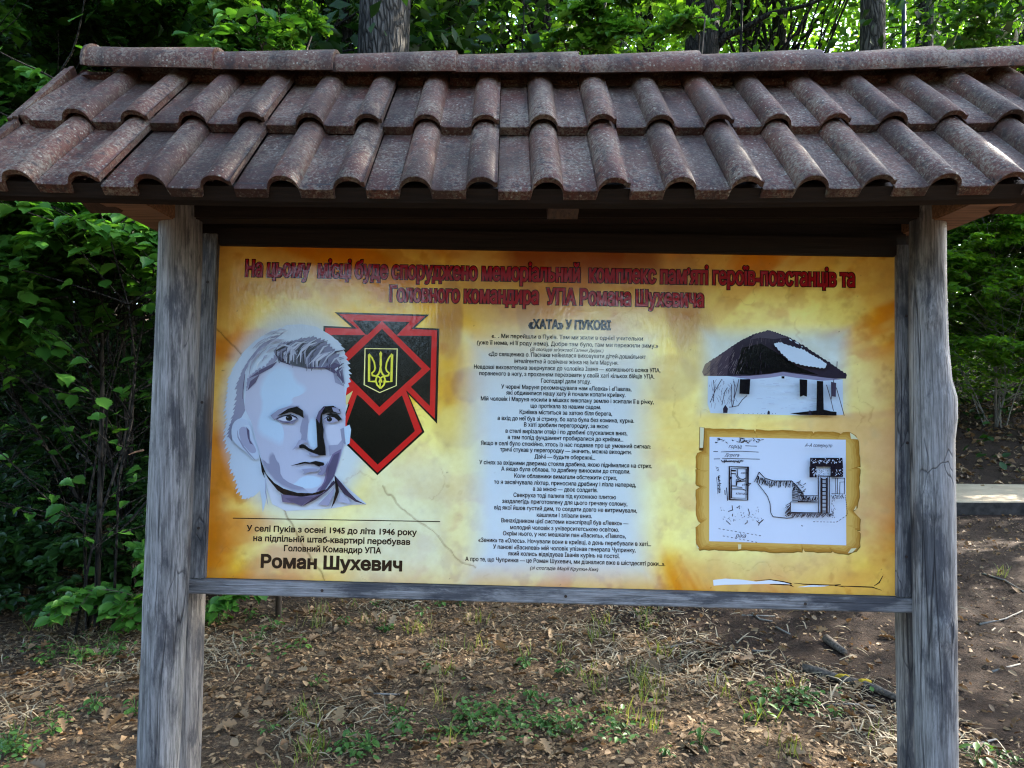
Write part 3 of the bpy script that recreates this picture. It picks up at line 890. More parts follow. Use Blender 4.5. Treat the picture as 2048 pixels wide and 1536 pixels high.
a.stroke([(225, 470), (213, 560), (208, 650)], 8, DRK, taper=True)
for k in range(34):
    an = R(176 + 82 * hr.random()); rr_ = hr.uniform(250, 330) * (1 if hr.random() < .6 else .82)
    c0 = (545 + 1.05 * rr_ * math.cos(an), 470 + 1.05 * rr_ * math.sin(an))
    an2 = an + R(hr.uniform(10, 24)); c1 = (545 + rr_ * math.cos(an2), 470 + rr_ * math.sin(an2) * 1.02)
    a.stroke([c0, ((c0[0] + c1[0]) / 2 - 6, (c0[1] + c1[1]) / 2 - 6), c1], hr.uniform(5, 10), hr.choice((P(150, 158, 194), P(204, 218, 246), P(164, 172, 206))), taper=True)
a.stroke([(650, 415), (760, 425), (860, 420), (925, 500), (950, 560)], 10, DRK, taper=True)
# ears
a.poly([(124, 890), (140, 822), (190, 788), (240, 805), (272, 850), (284, 930), (302, 985), (322, 1035), (330, 1085), (292, 1100), (248, 1050), (190, 1005), (140, 962)], P(176, 196, 236), 1)
a.poly([(178, 880), (205, 850), (242, 862), (262, 940), (300, 1000), (312, 1040), (270, 1050), (235, 1010), (200, 975)], P(150, 158, 200), 1)
a.stroke([(170, 880), (176, 930), (215, 1000), (262, 1055), (300, 1095)], 11, MID, taper=True)
a.poly([(236, 855), (258, 880), (262, 950), (285, 985), (262, 975), (246, 930)], DRK)
a.stroke([(215, 840), (255, 850), (276, 905)], 10, PALE, taper=True)
# brows, eyes, nose, mouth
a.poly([(412, 772), (470, 728), (560, 700), (625, 700), (600, 730), (500, 760), (440, 805)], MID)
a.poly([(462, 775), (540, 722), (605, 705), (648, 735), (655, 790), (620, 770), (560, 745), (510, 762)], INK)
a.poly([(452, 800), (505, 772), (565, 765), (612, 795), (575, 832), (500, 825)], P(120, 124, 164))
a.poly([(468, 798), (510, 780), (560, 774), (600, 796), (560, 812), (505, 812)], P(182, 192, 226))
a.poly([(548 + 25 * math.cos(t * .5236), 791 + 21 * math.sin(t * .5236)) for t in range(12)], INK)
a.stroke([(452, 800), (500, 776), (560, 766), (598, 782), (614, 802)], 9, INK, taper=True)
a.stroke([(480, 815), (540, 824), (600, 806)], 7, DRK, taper=True)
a.poly([(535, 783), (542, 781), (540, 787)], PALE)
a.poly([(765, 742), (800, 705), (870, 700), (918, 728), (925, 762), (860, 748), (815, 768), (860, 775), (905, 812), (935, 800), (900, 760), (830, 750), (790, 765), (790, 820), (800, 870), (798, 930), (812, 1000), (816, 1062), (768, 1062), (714, 1036), (755, 1000), (750, 900), (744, 800)], INK)
a.poly([(745, 790), (765, 740), (812, 705), (780, 760), (770, 830)], DRK)
a.poly([(860, 712), (905, 715), (926, 760), (870, 742)], MID)
a.poly([(800, 800), (838, 776), (880, 784), (906, 812), (860, 828), (815, 822)], P(150, 156, 196))
a.poly([(842 + 20 * math.cos(t * .5236), 799 + 18 * math.sin(t * .5236)) for t in range(12)], INK)
a.poly([(832, 791), (838, 789), (837, 795)], PALE)
a.stroke([(798, 800), (838, 776), (880, 783), (910, 812)], 8, INK, taper=True)
a.poly([(570, 1025), (598, 990), (620, 950), (655, 950), (690, 965), (650, 978), (618, 1000)], P(150, 156, 196))
a.poly([(620, 992), (640, 980), (668, 988), (690, 1008), (740, 1030), (790, 1062), (730, 1050), (690, 1030), (650, 1008), (625, 1010)], INK)
a.poly([(690, 1045), (712, 1040), (770, 1062), (740, 1075), (700, 1062)], MID)
a.poly([(558, 1138), (630, 1116), (665, 1108), (700, 1114), (742, 1102), (800, 1114), (806, 1130), (775, 1148), (730, 1126), (660, 1122), (620, 1130)], INK)
soft([(632, 1162), (720, 1155), (765, 1158), (745, 1182), (690, 1185), (645, 1202), (660, 1180)], LAV, P(142, 148, 188))
a.poly([(770, 1140), (812, 1135), (835, 1100), (812, 1190), (790, 1210), (752, 1200), (780, 1175)], P(126, 128, 168))
# jaw shadow, neck and collar
a.poly([(332, 1055), (352, 1120), (380, 1195), (440, 1262), (510, 1305), (610, 1335), (720, 1338), (835, 1305), (785, 1342), (650, 1362), (530, 1362), (465, 1318), (400, 1238), (365, 1180), (372, 1230), (350, 1180)], INK)
a.poly([(490, 1345), (640, 1364), (795, 1342), (850, 1285), (872, 1215), (838, 1300), (740, 1372), (640, 1432), (590, 1412), (500, 1402)], P(104, 98, 138))
a.poly([(520, 1375), (640, 1364), (730, 1368), (640, 1425), (560, 1400)], DRK)
a.poly([(640, 1436), (720, 1375), (800, 1335), (872, 1245), (890, 1260), (830, 1320), (740, 1385)], DEEP)
a.poly([(878, 1206), (905, 1250), (912, 1330), (885, 1400), (855, 1448), (872, 1390), (888, 1320), (884, 1262)], INK)
a.poly([(880, 1206), (930, 1262), (985, 1330), (1040, 1385), (1112, 1422), (1030, 1398), (950, 1345), (910, 1290)], DEEP)
a.poly([(760, 1420), (850, 1330), (880, 1290), (868, 1360), (835, 1430)], P(146, 150, 190))
a.poly([(905, 1400), (925, 1330), (990, 1385), (1000, 1420)], P(160, 168, 206))
a.stroke([(375, 1235), (378, 1330), (395, 1420)], 8, P(150, 158, 196), taper=True)
a.build('portrait', 'posterised lavender portrait of a short haired man')

# cottage photograph
a = Art(1380, 640, 5.389, z=0.0004, dz=0.00005)
WAL = P(188, 210, 246)
a.poly([(195, 600), (640, 598), (1000, 556), (1430, 615), (1645, 640), (1650, 1022), (1170, 1027), (220, 1003), (190, 900)], WAL)
a.poly([(380, 600), (640, 598), (860, 575), (1000, 556), (1150, 575), (1430, 615), (1640, 640), (1430, 655), (1150, 625), (1000, 600), (860, 622), (640, 640)], P(134, 134, 176))
rp = random.Random(9)
rt = fringe([(130, 560), (160, 480), (300, 390), (430, 300), (560, 215), (690, 155), (850, 112), (960, 150), (1060, 185), (1240, 290), (1400, 395), (1560, 500), (1690, 592)], 12, (0.3, -0.8), 4)
a.poly(rt + [(1680, 632), (1560, 632), (1430, 618), (1150, 580), (1000, 560), (860, 582), (640, 602), (380, 604), (150, 602)], P(44, 38, 58))
a.poly([(560, 300), (760, 250), (980, 380), (1150, 500), (1380, 590), (1150, 570), (1000, 552), (860, 575), (640, 592), (480, 580)], P(12, 10, 18))
for (x0_, c_) in ((230, (112, 102, 108)), (330, (88, 80, 94)), (440, (70, 62, 80)), (560, (56, 50, 70))):
    pass
a.poly([(130, 560), (160, 480), (300, 392), (430, 302), (470, 290), (420, 420), (400, 602), (150, 602)], P(70, 62, 82))
a.poly([(130, 560), (160, 480), (300, 392), (350, 380), (300, 480), (290, 602), (150, 602)], P(96, 86, 98))
a.poly([(130, 560), (160, 480), (220, 446), (215, 520), (210, 602), (150, 602)], P(136, 124, 118))
a.poly([(700, 158), (850, 114), (955, 152), (1050, 190), (900, 205), (760, 190), (640, 215)], P(74, 70, 92))
for k in range(190):
    x = rp.uniform(190, 1000); y = rp.uniform(0, 1); yt = 470 - (x - 190) * .62 if x < 690 else 160 + (x - 850) * .12
    y = yt + 20 + y * max(10, 560 - yt)
    ln = rp.uniform(22, 60); sl = (x - 850) / 700
    g_ = rp.choice(((120, 112, 126), (92, 84, 104), (62, 56, 76))) if x < 560 or y < yt + 90 else rp.choice(((36, 32, 48), (24, 20, 34), (52, 46, 64)))
    if x > 860 and y > 240: continue
    a.stroke([(x, y), (x + sl * ln, min(596, y + ln))], rp.uniform(3, 8), P(*g_), taper=True)
for k in range(60):
    x, y = rp.uniform(660, 1330), rp.uniform(640, 960)
    a.stroke([(x, y), (x + rp.uniform(20, 70), y + rp.uniform(-6, 6))], rp.uniform(5, 14), P(*rp.choice(((176, 196, 234), (182, 204, 242), (170, 186, 226)))), taper=True)
a.poly(fringe([(890, 262), (950, 248), (1090, 295), (1200, 325), (1300, 385), (1400, 440), (1455, 480)], 12, (0.2, -0.8), 3) + fringe([(1440, 520), (1330, 508), (1200, 488), (1060, 440), (985, 370), (890, 262)], 14, (-0.3, 0.8), 3), WAL)
for q in ([(1050, 205), (1075, 215), (1082, 232), (1060, 222)], [(1110, 235), (1150, 250), (1160, 268), (1125, 255)], [(1180, 285), (1200, 292), (1190, 302)]): a.poly(q, WAL)
for q in ([(525, 640), (637, 640), (626, 802), (520, 796)], [(1164, 640), (1246, 646), (1243, 828), (1205, 815), (1168, 828)], [(970, 608), (1002, 608), (1002, 634), (970, 632)], [(1350, 658), (1416, 662), (1422, 965), (1500, 985), (1560, 990), (1560, 1030), (1172, 1022), (1060, 1006), (1345, 975)]): a.poly(q, P(16, 14, 24))
a.poly([(1500, 668), (1556, 680), (1552, 830), (1502, 822)], P(64, 58, 84))
for q in ([(345, 1002), (343, 955), (368, 914), (396, 955), (390, 1002)], [(818, 1018), (820, 990), (832, 974), (845, 990), (844, 1018)], [(1258, 1020), (1262, 985), (1275, 970), (1288, 990), (1290, 1020)]): a.poly(q, P(44, 40, 60))
for x in (505, 560, 620, 665, 715, 752, 788, 872, 906): a.poly([(x - 4, 1012), (x, 1002), (x + 4, 1014)], P(50, 46, 66))
for pts in ([(445, 940), (462, 850), (470, 720), (455, 660)], [(462, 850), (500, 700), (512, 640)], [(440, 935), (430, 800), (435, 700)], [(500, 930), (550, 860), (600, 815)], [(205, 890), (260, 760), (330, 640)], [(240, 880), (250, 740), (240, 650)], [(330, 920), (360, 780), (390, 730)], [(1525, 980), (1495, 850), (1450, 700)], [(1500, 860), (1520, 720), (1530, 640)], [(1640, 1030), (1590, 850), (1555, 730)], [(1562, 505), (1564, 450)], [(405, 940), (445, 938), (500, 925)]):
    a.stroke(pts, 8, P(60, 56, 80))
for k in range(46):
    x, y = rp.uniform(195, 480), rp.uniform(640, 900)
    a.stroke([(x, y), (x + rp.uniform(-25, 30), y + rp.uniform(20, 60))], 4, P(110, 112, 146))
a.build('cottage_picture', 'faded photograph of a whitewashed thatched cottage in snow')

# parchment with the hideout plan
a = Art(1380, 840, 5.389, z=0.0004, dz=0.00005)
rp = random.Random(21)
oc = [(158, 86), (400, 98), (600, 100), (688, 102), (700, 150), (712, 104), (1000, 112), (1200, 118), (1322, 122), (1328, 150), (1336, 122), (1600, 132), (1625, 150), (1600, 190), (1650, 130), (1720, 126), (1790, 170), (1815, 215), (1822, 350), (1826, 490), (1770, 498), (1826, 520), (1820, 700), (1818, 830), (1800, 940), (1760, 980), (1830, 1060), (1828, 1180), (1765, 1192), (1828, 1205), (1825, 1360), (1790, 1410), (1700, 1440), (1550, 1425), (1530, 1400), (1510, 1425), (1230, 1412), (1215, 1380), (1205, 1415), (900, 1422), (700, 1405), (545, 1395), (420, 1400), (250, 1390), (100, 1395), (62, 1345), (60, 1160), (125, 1112), (85, 1080), (60, 1020), (66, 880), (60, 750), (108, 715), (56, 690), (60, 528), (140, 520), (56, 512), (62, 400), (80, 360), (140, 335), (150, 200)]
d = []
for i in range(len(oc)):
    p, q = oc[i], oc[(i + 1) % len(oc)]
    nn = max(1, int(math.hypot(q[0] - p[0], q[1] - p[1]) / 45))
    for k in range(nn):
        t = k / nn
        d.append((p[0] + (q[0] - p[0]) * t + rp.uniform(-6, 6), p[1] + (q[1] - p[1]) * t + rp.uniform(-6, 6)))
a.poly([(x + 8, y + 12) for x, y in d], P(120, 96, 40))
a.poly(d, P(160, 116, 46))
def inset(k, j): return [(940 + (x - 940) * (1 - k / 870) + rp.uniform(-j, j), 755 + (y - 755) * (1 - k / 660) + rp.uniform(-j, j)) for x, y in d]
for k, c in ((16, (172, 130, 58)), (34, (184, 146, 72)), (56, (194, 160, 86)), (80, (202, 170, 96))): a.poly(inset(k, 9), P(*c))
a.poly([(102, 75), (158, 82), (155, 200), (146, 330), (98, 326)], P(120, 92, 40))
a.poly([(108, 78), (150, 84), (146, 200), (138, 300), (104, 300)], P(206, 208, 190))
a.poly([(98, 305), (140, 303), (136, 333), (98, 328)], P(96, 60, 22))
a.poly([(1722, 135), (1770, 165), (1812, 208), (1735, 204)], P(206, 206, 178))
a.poly([(1700, 1436), (1735, 1385), (1795, 1380), (1750, 1425)], P(206, 206, 178))
a.poly([(66, 1335), (100, 1385), (78, 1380)], P(206, 206, 178))
a.poly([(515, 1338), (552, 1340), (550, 1388), (520, 1394)], P(206, 200, 170))
a.poly([(1760, 975), (1790, 920), (1792, 960)], P(214, 206, 170))
a.build('parchment_scroll', 'ragged brown parchment frame')
a = Art(1380, 840, 5.389, z=0.0011, dz=0.00004)
a.poly([(210, 182), (1678, 213), (1682, 1350), (205, 1305)], P(196, 212, 250))
I2 = P(18, 16, 34)
def st(pts, w=8, closed=False): a.stroke(pts, w, I2, closed)
for pts in ([(250, 340), (300, 340)], [(335, 344), (540, 336), (738, 346)], [(255, 420), (322, 418)], [(345, 412), (560, 418), (750, 422)], [(595, 278), (720, 282)]): st(pts, 7)
for k in range(34):
    x, y = rp.uniform(275, 770), rp.uniform(200, 240)
    st([(x, y), (x + rp.uniform(-22, 26), y + rp.uniform(-12, 16)), (x + rp.uniform(-10, 40), y + rp.uniform(-8, 20))], 6)
for k in range(13):
    x = 335 + k * 18
    st([(x, 435 + rp.uniform(-8, 8)), (x + 12, 452 + rp.uniform(-10, 8)), (x + 22, 432 + rp.uniform(-8, 16))], 8)
# house plan
st([(420, 500), (622, 508), (618, 862), (424, 856)], 13, True); st([(440, 520), (602, 526), (600, 842), (444, 838)], 7, True)
for pts in ([(505, 522), (508, 600), (535, 632), (570, 640), (595, 625)], [(440, 740), (560, 742), (602, 760)], [(440, 708), (495, 710), (495, 640), (545, 650)], [(444, 545), (492, 547)], [(440, 575), (490, 577), (495, 600), (520, 640)], [(602, 690), (652, 682), (622, 715)], [(500, 700), (505, 660), (600, 655)], [(500, 720), (560, 725)]): st(pts, 8)
a.poly([(440, 535), (492, 538), (492, 552), (440, 549)], I2)
a.poly([(437 + 13 * math.cos(t * .6283), 622 + 14 * math.sin(t * .6283)) for t in range(10)], I2)
# dug section with hatching
st([(740, 560), (715, 620), (730, 690), (780, 750), (830, 820), (858, 900), (866, 1000), (890, 1040), (960, 1048), (1040, 1056), (1110, 1050)], 8)
st([(740, 560), (800, 625), (900, 655), (1090, 655), (1150, 720), (1220, 800)], 9)
for k in range(46):
    t = k / 45
    if t < .28: x, y = 715 + t / .28 * 110, 600 + t / .28 * 50
    elif t < .75: x, y = 825 + (t - .28) / .47 * 280, 660
    else: x, y = 1105 + (t - .75) / .25 * 110, 665 + (t - .75) / .25 * 130
    st([(x + rp.uniform(-10, 10), y - 4), (x + rp.uniform(-40, 20), y + rp.uniform(30, 72))], 7)
for k in range(22):
    x, y = rp.uniform(1090, 1215), rp.uniform(670, 800)
    st([(x, y), (x + 26, y + rp.uniform(-32, 30))], 7)
for k in range(14):
    y = 760 + k * 8
    st([(1090, y), (1150, y + rp.uniform(-20, 12))], 5)
for pts in ([(1155, 740), (1155, 875), (1366, 880)], [(1075, 880), (1075, 995), (1485, 998)], [(1075, 880), (1366, 882)], [(1160, 812), (1366, 814)], [(1250, 812), (1250, 878)]): st(pts, 8)
for k in range(18):
    x = 1165 + k * 11
    st([(x, 868 + rp.uniform(-6, 4)), (x + rp.uniform(5, 30), 824 + rp.uniform(-6, 14))], 7)
for k in range(44):
    x = 1075 + k * 10.4
    st([(x, 1002), (x - rp.uniform(8, 40), 1002 + rp.uniform(22, 52))], 6)
for k in range(13):
    y = 890 + k * 10
    st([(1072, y), (1018 + rp.uniform(-10, 16), y + rp.uniform(25, 60))], 7)
# ladder shaft and roof
for pts in ([(1368, 605), (1368, 998)], [(1394, 610), (1394, 998)], [(1486, 605), (1486, 998)], [(1468, 610), (1470, 996)]): st(pts, 9)
for pts in ([(1405, 620), (1405, 998)], [(1455, 620), (1456, 998)]): st(pts, 15)
for k in range(9): st([(1405, 640 + k * 42), (1456, 640 + k * 42)], 11)
a.poly([(1280, 405), (1625, 405), (1632, 500), (1278, 500)], I2)
a.poly([(1272, 500), (1345, 500), (1350, 615), (1272, 615)], I2)
a.poly([(1500, 500), (1632, 500), (1632, 610), (1495, 612)], I2)
for k in range(60):
    x, y = rp.uniform(1285, 1615), rp.uniform(415, 460)
    a.stroke([(x, y), (x + rp.uniform(-4, 16), y + rp.uniform(-10, 16))], 6, P(190, 204, 244))
for k in range(46):
    x = rp.choice([rp.uniform(1280, 1340), rp.uniform(1505, 1622)]); y = rp.uniform(515, 600)
    a.stroke([(x, y), (x + rp.uniform(-6, 14), y + rp.uniform(-12, 12))], 6, P(190, 204, 244))
for k in range(24):
    x, y = rp.uniform(1360, 1490), rp.uniform(505, 590)
    st([(x, y), (x + rp.uniform(-4, 14), y + rp.uniform(-10, 14))], 5)
st([(1350, 598), (1500, 602)], 12)
for k in range(18): st([(1352, 622 + k * 10.5), (1364, 628 + k * 10.5)], 7)
for pts in ([(1500, 620), (1638, 622), (1636, 790), (1498, 788)], [(1542, 622), (1545, 788)], [(1560, 622), (1562, 788)], [(1586, 788), (1588, 664), (1636, 662)]): st(pts, 7)
for k in range(34):
    x, y = 1498 + k * 3.8, rp.uniform(795, 830)
    st([(x, y), (x + rp.uniform(-4, 12), y + rp.uniform(8, 26))], 5)
for k in range(22):
    x, y = rp.uniform(1495, 1528), rp.uniform(830, 1040)
    st([(x, y), (x + rp.uniform(-6, 14), y + rp.uniform(8, 22))], 5)
for k in range(20):
    t0_ = k / 20; t1_ = t0_ + 0.032
    f_ = lambda t: (1640 + 26 * math.sin(t * 2.6) - 420 * max(0, t - .45) ** 1.0 * 1.6 * (t > .45), 800 + 290 * min(1, t / .62) - 12 * max(0, t - .62))
    st([f_(t0_), f_(t1_)], 6)
# strokes of the garden and river
for k in range(52):
    x, y = rp.uniform(300, 770), 0
    y = 900 + 130 * rp.random() + (x - 300) * .05
    if rp.random() < .5: y = rp.uniform(1030, 1075)
    st([(x, y), (x + rp.uniform(-12, 16), y + rp.uniform(-8, 14))], 5)
for pts in ([(430, 910), (436, 960), (388, 975)], [(436, 1000), (432, 1028)], [(600, 945), (615, 990), (608, 1025)], [(365, 1072), (412, 1115)], [(565, 1112), (592, 1090), (590, 1068)], [(690, 1072), (720, 1100), (765, 1060)], [(720, 1100), (712, 1125)], [(480, 940), (510, 915), (505, 945)], [(280, 600), (285, 640)], [(370, 720), (382, 860)], [(352, 745), (356, 800)]): st(pts, 9)
for k in range(11): st([(285 + k * 43, 1158 + k * 7.2), (308 + k * 43, 1162 + k * 7.2)], 6)
for k in range(9): st([(330 + k * 43, 1235 + k * 8), (352 + k * 43, 1239 + k * 8)], 6)
st([(1168, 1122), (1180, 1132)], 9)
for s, x0, x1, yb, cap in (('город', 388, 528, 300, 36), ('Дорога', 350, 502, 388, 32), ('А–А повернуто', 1202, 1492, 288, 34), ('ріка', 462, 575, 1252, 40), ('кімната', 465, 600, 796, 26), ('комора', 518, 598, 574, 22), ('сіни', 530, 596, 700, 24)):
    a.text(s, x0, x1, yb, cap, I2, 0.02, 0.35)
# the upright handwritten word on the left, a street name scribble
for k in range(12):
    y = 590 + k * 16
    st([(284, y), (300 + rp.uniform(-6, 12), y + 5), (282 + rp.uniform(-8, 6), y + 12)], 8)
st([(262, 610), (272, 690), (276, 790)], 5)
for k in range(3): st([(252 + k * 6, 498 + k * 18), (286 + k * 2, 512 + k * 16)], 6)
a.build('plan_drawing', 'ink plan of a house and a hidden cellar on white paper')

# torn white strip and black cracks near the lower right corner
a = Art(1348, 1136, 2.926, z=0.0004, dz=0.00005)
a.poly([(228, 70), (300, 62), (400, 68), (480, 80), (560, 70), (640, 80), (682, 95), (590, 92), (440, 95), (300, 98), (232, 103)], P(214, 224, 250))
a.poly([(720, 112), (800, 100), (930, 98), (880, 108), (800, 110)], P(214, 224, 250))
CK = P(36, 24, 14)
for pts in ([(470, 74), (560, 68), (640, 80), (688, 92), (680, 100), (700, 110)], [(700, 88), (760, 94), (850, 98), (940, 100), (1000, 112)], [(940, 104), (1060, 108), (1160, 112), (1215, 130)], [(1170, 105), (1200, 85), (1222, 45)], [(560, 95), (640, 97), (690, 100)], [(930, 100), (975, 96)]):
    a.stroke(pts, 7, CK, taper=True)
a.build('torn_strip', 'white tear with dark cracks in the print')

# --- frame round the panel
def panel_box(name, x0, x1, y0, y1, z0, z1, mat, bev=0.003, warp=0.0):
    b = MB(); b.box(x0, x1, y0, y1, z0, z1, bev)
    o = b.build(name, M[mat]); on_panel(o)
    return o
hw, hh = PW / 2, PH / 2
panel_box('frame_stile', -hw - 0.043, -hw + 0.003, -hh - 0.001, hh + 0.03, -0.02, 0.018, 'stile')
panel_box('frame_stile', hw - 0.002, hw + 0.046, -hh - 0.001, hh + 0.03, -0.02, 0.018, 'stile')
panel_box('frame_rail', -hw - 0.046, hw + 0.047, -hh - 0.040, -hh - 0.002, -0.022, 0.026, 'rail')
panel_box('frame_rail', -hw + 0.004, hw - 0.003, hh - 0.003, hh + 0.05, -0.02, 0.015, 'timber')
panel_box('backing_board', -hw - 0.03, hw + 0.03, -hh + 0.01, hh + 0.02, -0.05, -0.0215, 'timber')

for (nx_, ny_) in ((-hw - .02, .36), (-hw - .022, .02), (-hw - .018, -.33), (hw + .021, .30), (hw + .023, -.05), (hw + .02, -.36), (-.62, -hh - .021), (.05, -hh - .019), (.70, -hh - .022)):
    b = MB(); zf = .026 if ny_ < -hh else .018
    b.tube([(nx_, ny_, zf - .004), (nx_, ny_, zf + .0012)], .0042, 10)
    on_panel(b.build('nail', M['nail']))

# --- log posts
def post(name, prof, depth, mat, seed, knots=()):
    """prof: (pixel row, left edge, right edge) silhouettes turned into real centre lines and radii at this depth"""
    rows = []
    for (py, xl, xr) in prof:
        if xl > 1500: xl, xr = xl - 6, xr - 6
        zc = depth
        Z = CAM_Z + (768 + FPX * math.tan(R(PITCH)) - py) / FPX * zc
        rows.append((Z, ((xl + xr) / 2 - 1024) / FPX * zc, (xr - xl) / 2 / FPX * zc / math.sqrt(1 + (((xl + xr) / 2 - 1024) / FPX) ** 2) * 0.985))
    rows.sort()
    zs = np.linspace(rows[0][0], rows[-1][0], 150)
    cx = np.interp(zs, [r[0] for r in rows], [r[1] for r in rows])
    rr = np.interp(zs, [r[0] for r in rows], [r[2] for r in rows])
    n = 48
    th = np.arange(n) * 2 * np.pi / n
    TH, ZZ = np.meshgrid(th, zs)
    rad = rr[:, None] * (1 + 0.05 * (fbm(TH * 1.3 + seed, ZZ * 2.5, seed, 3) - 0.5) * np.abs(np.sin(TH / 2)) + 0.028 * (vnoise(np.cos(TH) * 7 + seed, np.sin(TH) * 7 + ZZ * .7, seed) - .5))
    rad = np.minimum(rad, rr[:, None] * 1.03)
    for (kz, ka, kr, kh) in knots:
        da = np.angle(np.exp(1j * (TH - ka))) * rr.mean()
        d2 = (da / kr) ** 2 + ((ZZ - kz) / (kr * 1.5)) ** 2
        rad = rad + kh * np.exp(-d2) - kh * 0.75 * np.exp(-d2 * 9)
    V = np.stack([cx[:, None] + rad * np.cos(TH), depth + rad * np.sin(TH) * 0.95, ZZ], 2).reshape(-1, 3)
    q = []
    for i in range(len(zs) - 1):
        for k in range(n):
            k2 = (k + 1) % n
            q.append((i * n + k, i * n + k2, (i + 1) * n + k2, (i + 1) * n + k))
    loops = np.array(q).ravel().tolist() + list(range((len(zs) - 1) * n, len(zs) * n)) + list(range(n - 1, -1, -1))
    me = mesh_np(name, V, loops, [4] * len(q) + [n, n], smooth=True)
    return child(link(name, me, None, [M[mat]]))
D1, D2 = 2.02, 2.205
post('front_post', [(405, 312, 402), (500, 311, 403), (700, 306, 399), (900, 299, 393), (1150, 291, 385), (1300, 287, 378), (1536, 280, 368), (2010, 268, 352)], D1, 'log', 3,
     [(1.02, -1.9, 0.03, 0.006), (1.75, -1.4, 0.03, 0.004)])
post('front_post', [(405, 1828, 1906), (560, 1825, 1904), (690, 1823, 1906), (760, 1823, 1912), (795, 1822, 1922), (835, 1822, 1922), (880, 1822, 1916), (1000, 1822, 1916), (1250, 1823, 1915), (1536, 1824, 1913), (2010, 1822, 1916)], D1, 'log', 11,
     [(1.79, -1.95, 0.022, 0.012), (1.665, -1.45, 0.016, 0.009), (0.955, -1.5, 0.026, 0.014), (1.28, -2.3, 0.03, 0.008)])
post('back_post', [(405, 345, 432), (900, 341, 424), (1180, 332, 417), (1536, 327, 411), (1960, 322, 405)], D2, 'log_back', 23)
post('back_post', [(405, 1782, 1872), (900, 1784, 1872), (1220, 1788, 1876), (1536, 1789, 1877), (1960, 1790, 1878)], D2, 'log_back', 31)
# splinters sticking out of the left post
b = MB(); b.tube([(-0.975, 1.99, 1.427), (-0.99, 1.975, 1.423), (-1.005, 1.97, 1.416)], [0.003, 0.0022, 0.001], 5)
child(b.build('splinter', M['end_grain']))

# --- roof
TH_ = R(44.5)
EY, EZ = 1.694, 2.045
RX0, RX1 = -1.262, 1.502
XM = (RX0 + RX1) / 2
RIDGE_S = 0.685
RY = EY + RIDGE_S * math.cos(TH_)
def sag(x): return -0.021 * (1 - ((x - XM) / 1.38) ** 2)
def slope_pt(x, s, h, back=False):
    y = EY + s * math.cos(TH_) - h * math.sin(TH_)
    z = EZ + s * math.sin(TH_) + h * math.cos(TH_) + sag(x)
    if back: y = 2 * RY - y
    return (x, y, z)
ROLL0, PITCHX, RW, RH = -1.119, 0.15, 0.0365, 0.034
def tile_profile(k, x):
    """height over the pan for tile k (two rolls each) at x"""
    h, hb = 0.0, -0.024
    for j in (0, 1):
        c = ROLL0 + (2 * k + j) * PITCHX
        d = (x - c) / RW
        if abs(d) < 1:
            hh_ = RH * (1 - abs(d) ** 2.2) ** 0.55
            if j == 1 and d > 0.55: hh_ = max(hh_, RH * 0.60)
            h = max(h, hh_); hb = max(hb, hh_ - 0.014)
        elif abs(d) < 1.25:
            h = max(h, 0.0035 * (1.25 - abs(d)) / 0.25)
    if k == 0 and x < RX0 + 0.014: h += 0.012
    return h, hb
def tile_row(V, F, s0, s1, lift0, lift1, back):
    rj = random.Random(int(s0 * 1000) + (5 if back else 0))
    for k in range(9):
        xa = RX0 if k == 0 else ROLL0 + (2 * k - 1) * PITCHX + RW + 0.0012
        xb = RX1 if k == 8 else ROLL0 + (2 * k + 1) * PITCHX + RW - 0.0004
        xs = set(np.linspace(xa, xb, 26).round(5).tolist())
        for j in (0, 1):
            c = ROLL0 + (2 * k + j) * PITCHX
            for d in np.linspace(-1.25, 1.25, 31): xs.add(round(c + d * RW, 5))
        xs = sorted(x for x in xs if xa - 1e-6 <= x <= xb + 1e-6)
        js, jh, jt = rj.uniform(-.0035, .0035), rj.uniform(-.0015, .0015), rj.uniform(-.002, .002)
        b, n = len(V), len(xs)
        for i_s in range(5):
            t = i_s / 4
            s = s0 + js + (s1 - s0) * t
            lift = lift0 + (lift1 - lift0) * t + jh
            for x in xs:
                h, hb = tile_profile(k, x)
                if i_s == 0: V.append(slope_pt(x, s + 0.0025, h + lift - 0.0025 + jt * (x - xa) / .3, back))
                else: V.append(slope_pt(x, s, h + lift + jt * (x - xa) / .3, back))
        ft = len(V)
        for x in xs:                                   # rounded nose, then the lower edge of the nose
            h, hb = tile_profile(k, x); V.append(slope_pt(x, s0 + js, h + lift0 + jh - 0.005 + jt * (x - xa) / .3, back))
        for x in xs:
            h, hb = tile_profile(k, x); V.append(slope_pt(x, s0 + js + 0.003, hb + lift0 + jh - 0.004, back))
        for x in xs:
            h, hb = tile_profile(k, x); V.append(slope_pt(x, s1 + js, hb + lift1 + jh, back))
        def strip(r0, r1, rev=False):
            for i in range(n - 1):
                f = (r0 + i, r0 + i + 1, r1 + i + 1, r1 + i)
                F.append(f[::-1] if (rev != back) else f)
        for r in range(4): strip(b + r * n, b + (r + 1) * n)
        strip(ft, b); strip(ft + n, ft); strip(ft + 2 * n, ft + n)
        for e in (0, n - 1):                           # closed sides
            F.append((ft + n + e, ft + e, b + e, b + 4 * n + e, ft + 2 * n + e))
V, F = [], []
for back in (False, True):
    if not back: tile_row(V, F, 0.0, 0.375, 0.014, -0.012, back)
    tile_row(V, F, 0.318, 0.69, 0.022, -0.010, back)
me = bpy.data.meshes.new('tiled_roof'); me.from_pydata(V, [], F); me.update()
me.polygons.foreach_set('use_smooth', np.ones(len(me.polygons), bool))
bm = bmesh.new(); bm.from_mesh(me); bmesh.ops.recalc_face_normals(bm, faces=bm.faces[:]); bm.to_mesh(me); bm.free()
me.set_sharp_from_angle(angle=R(50))
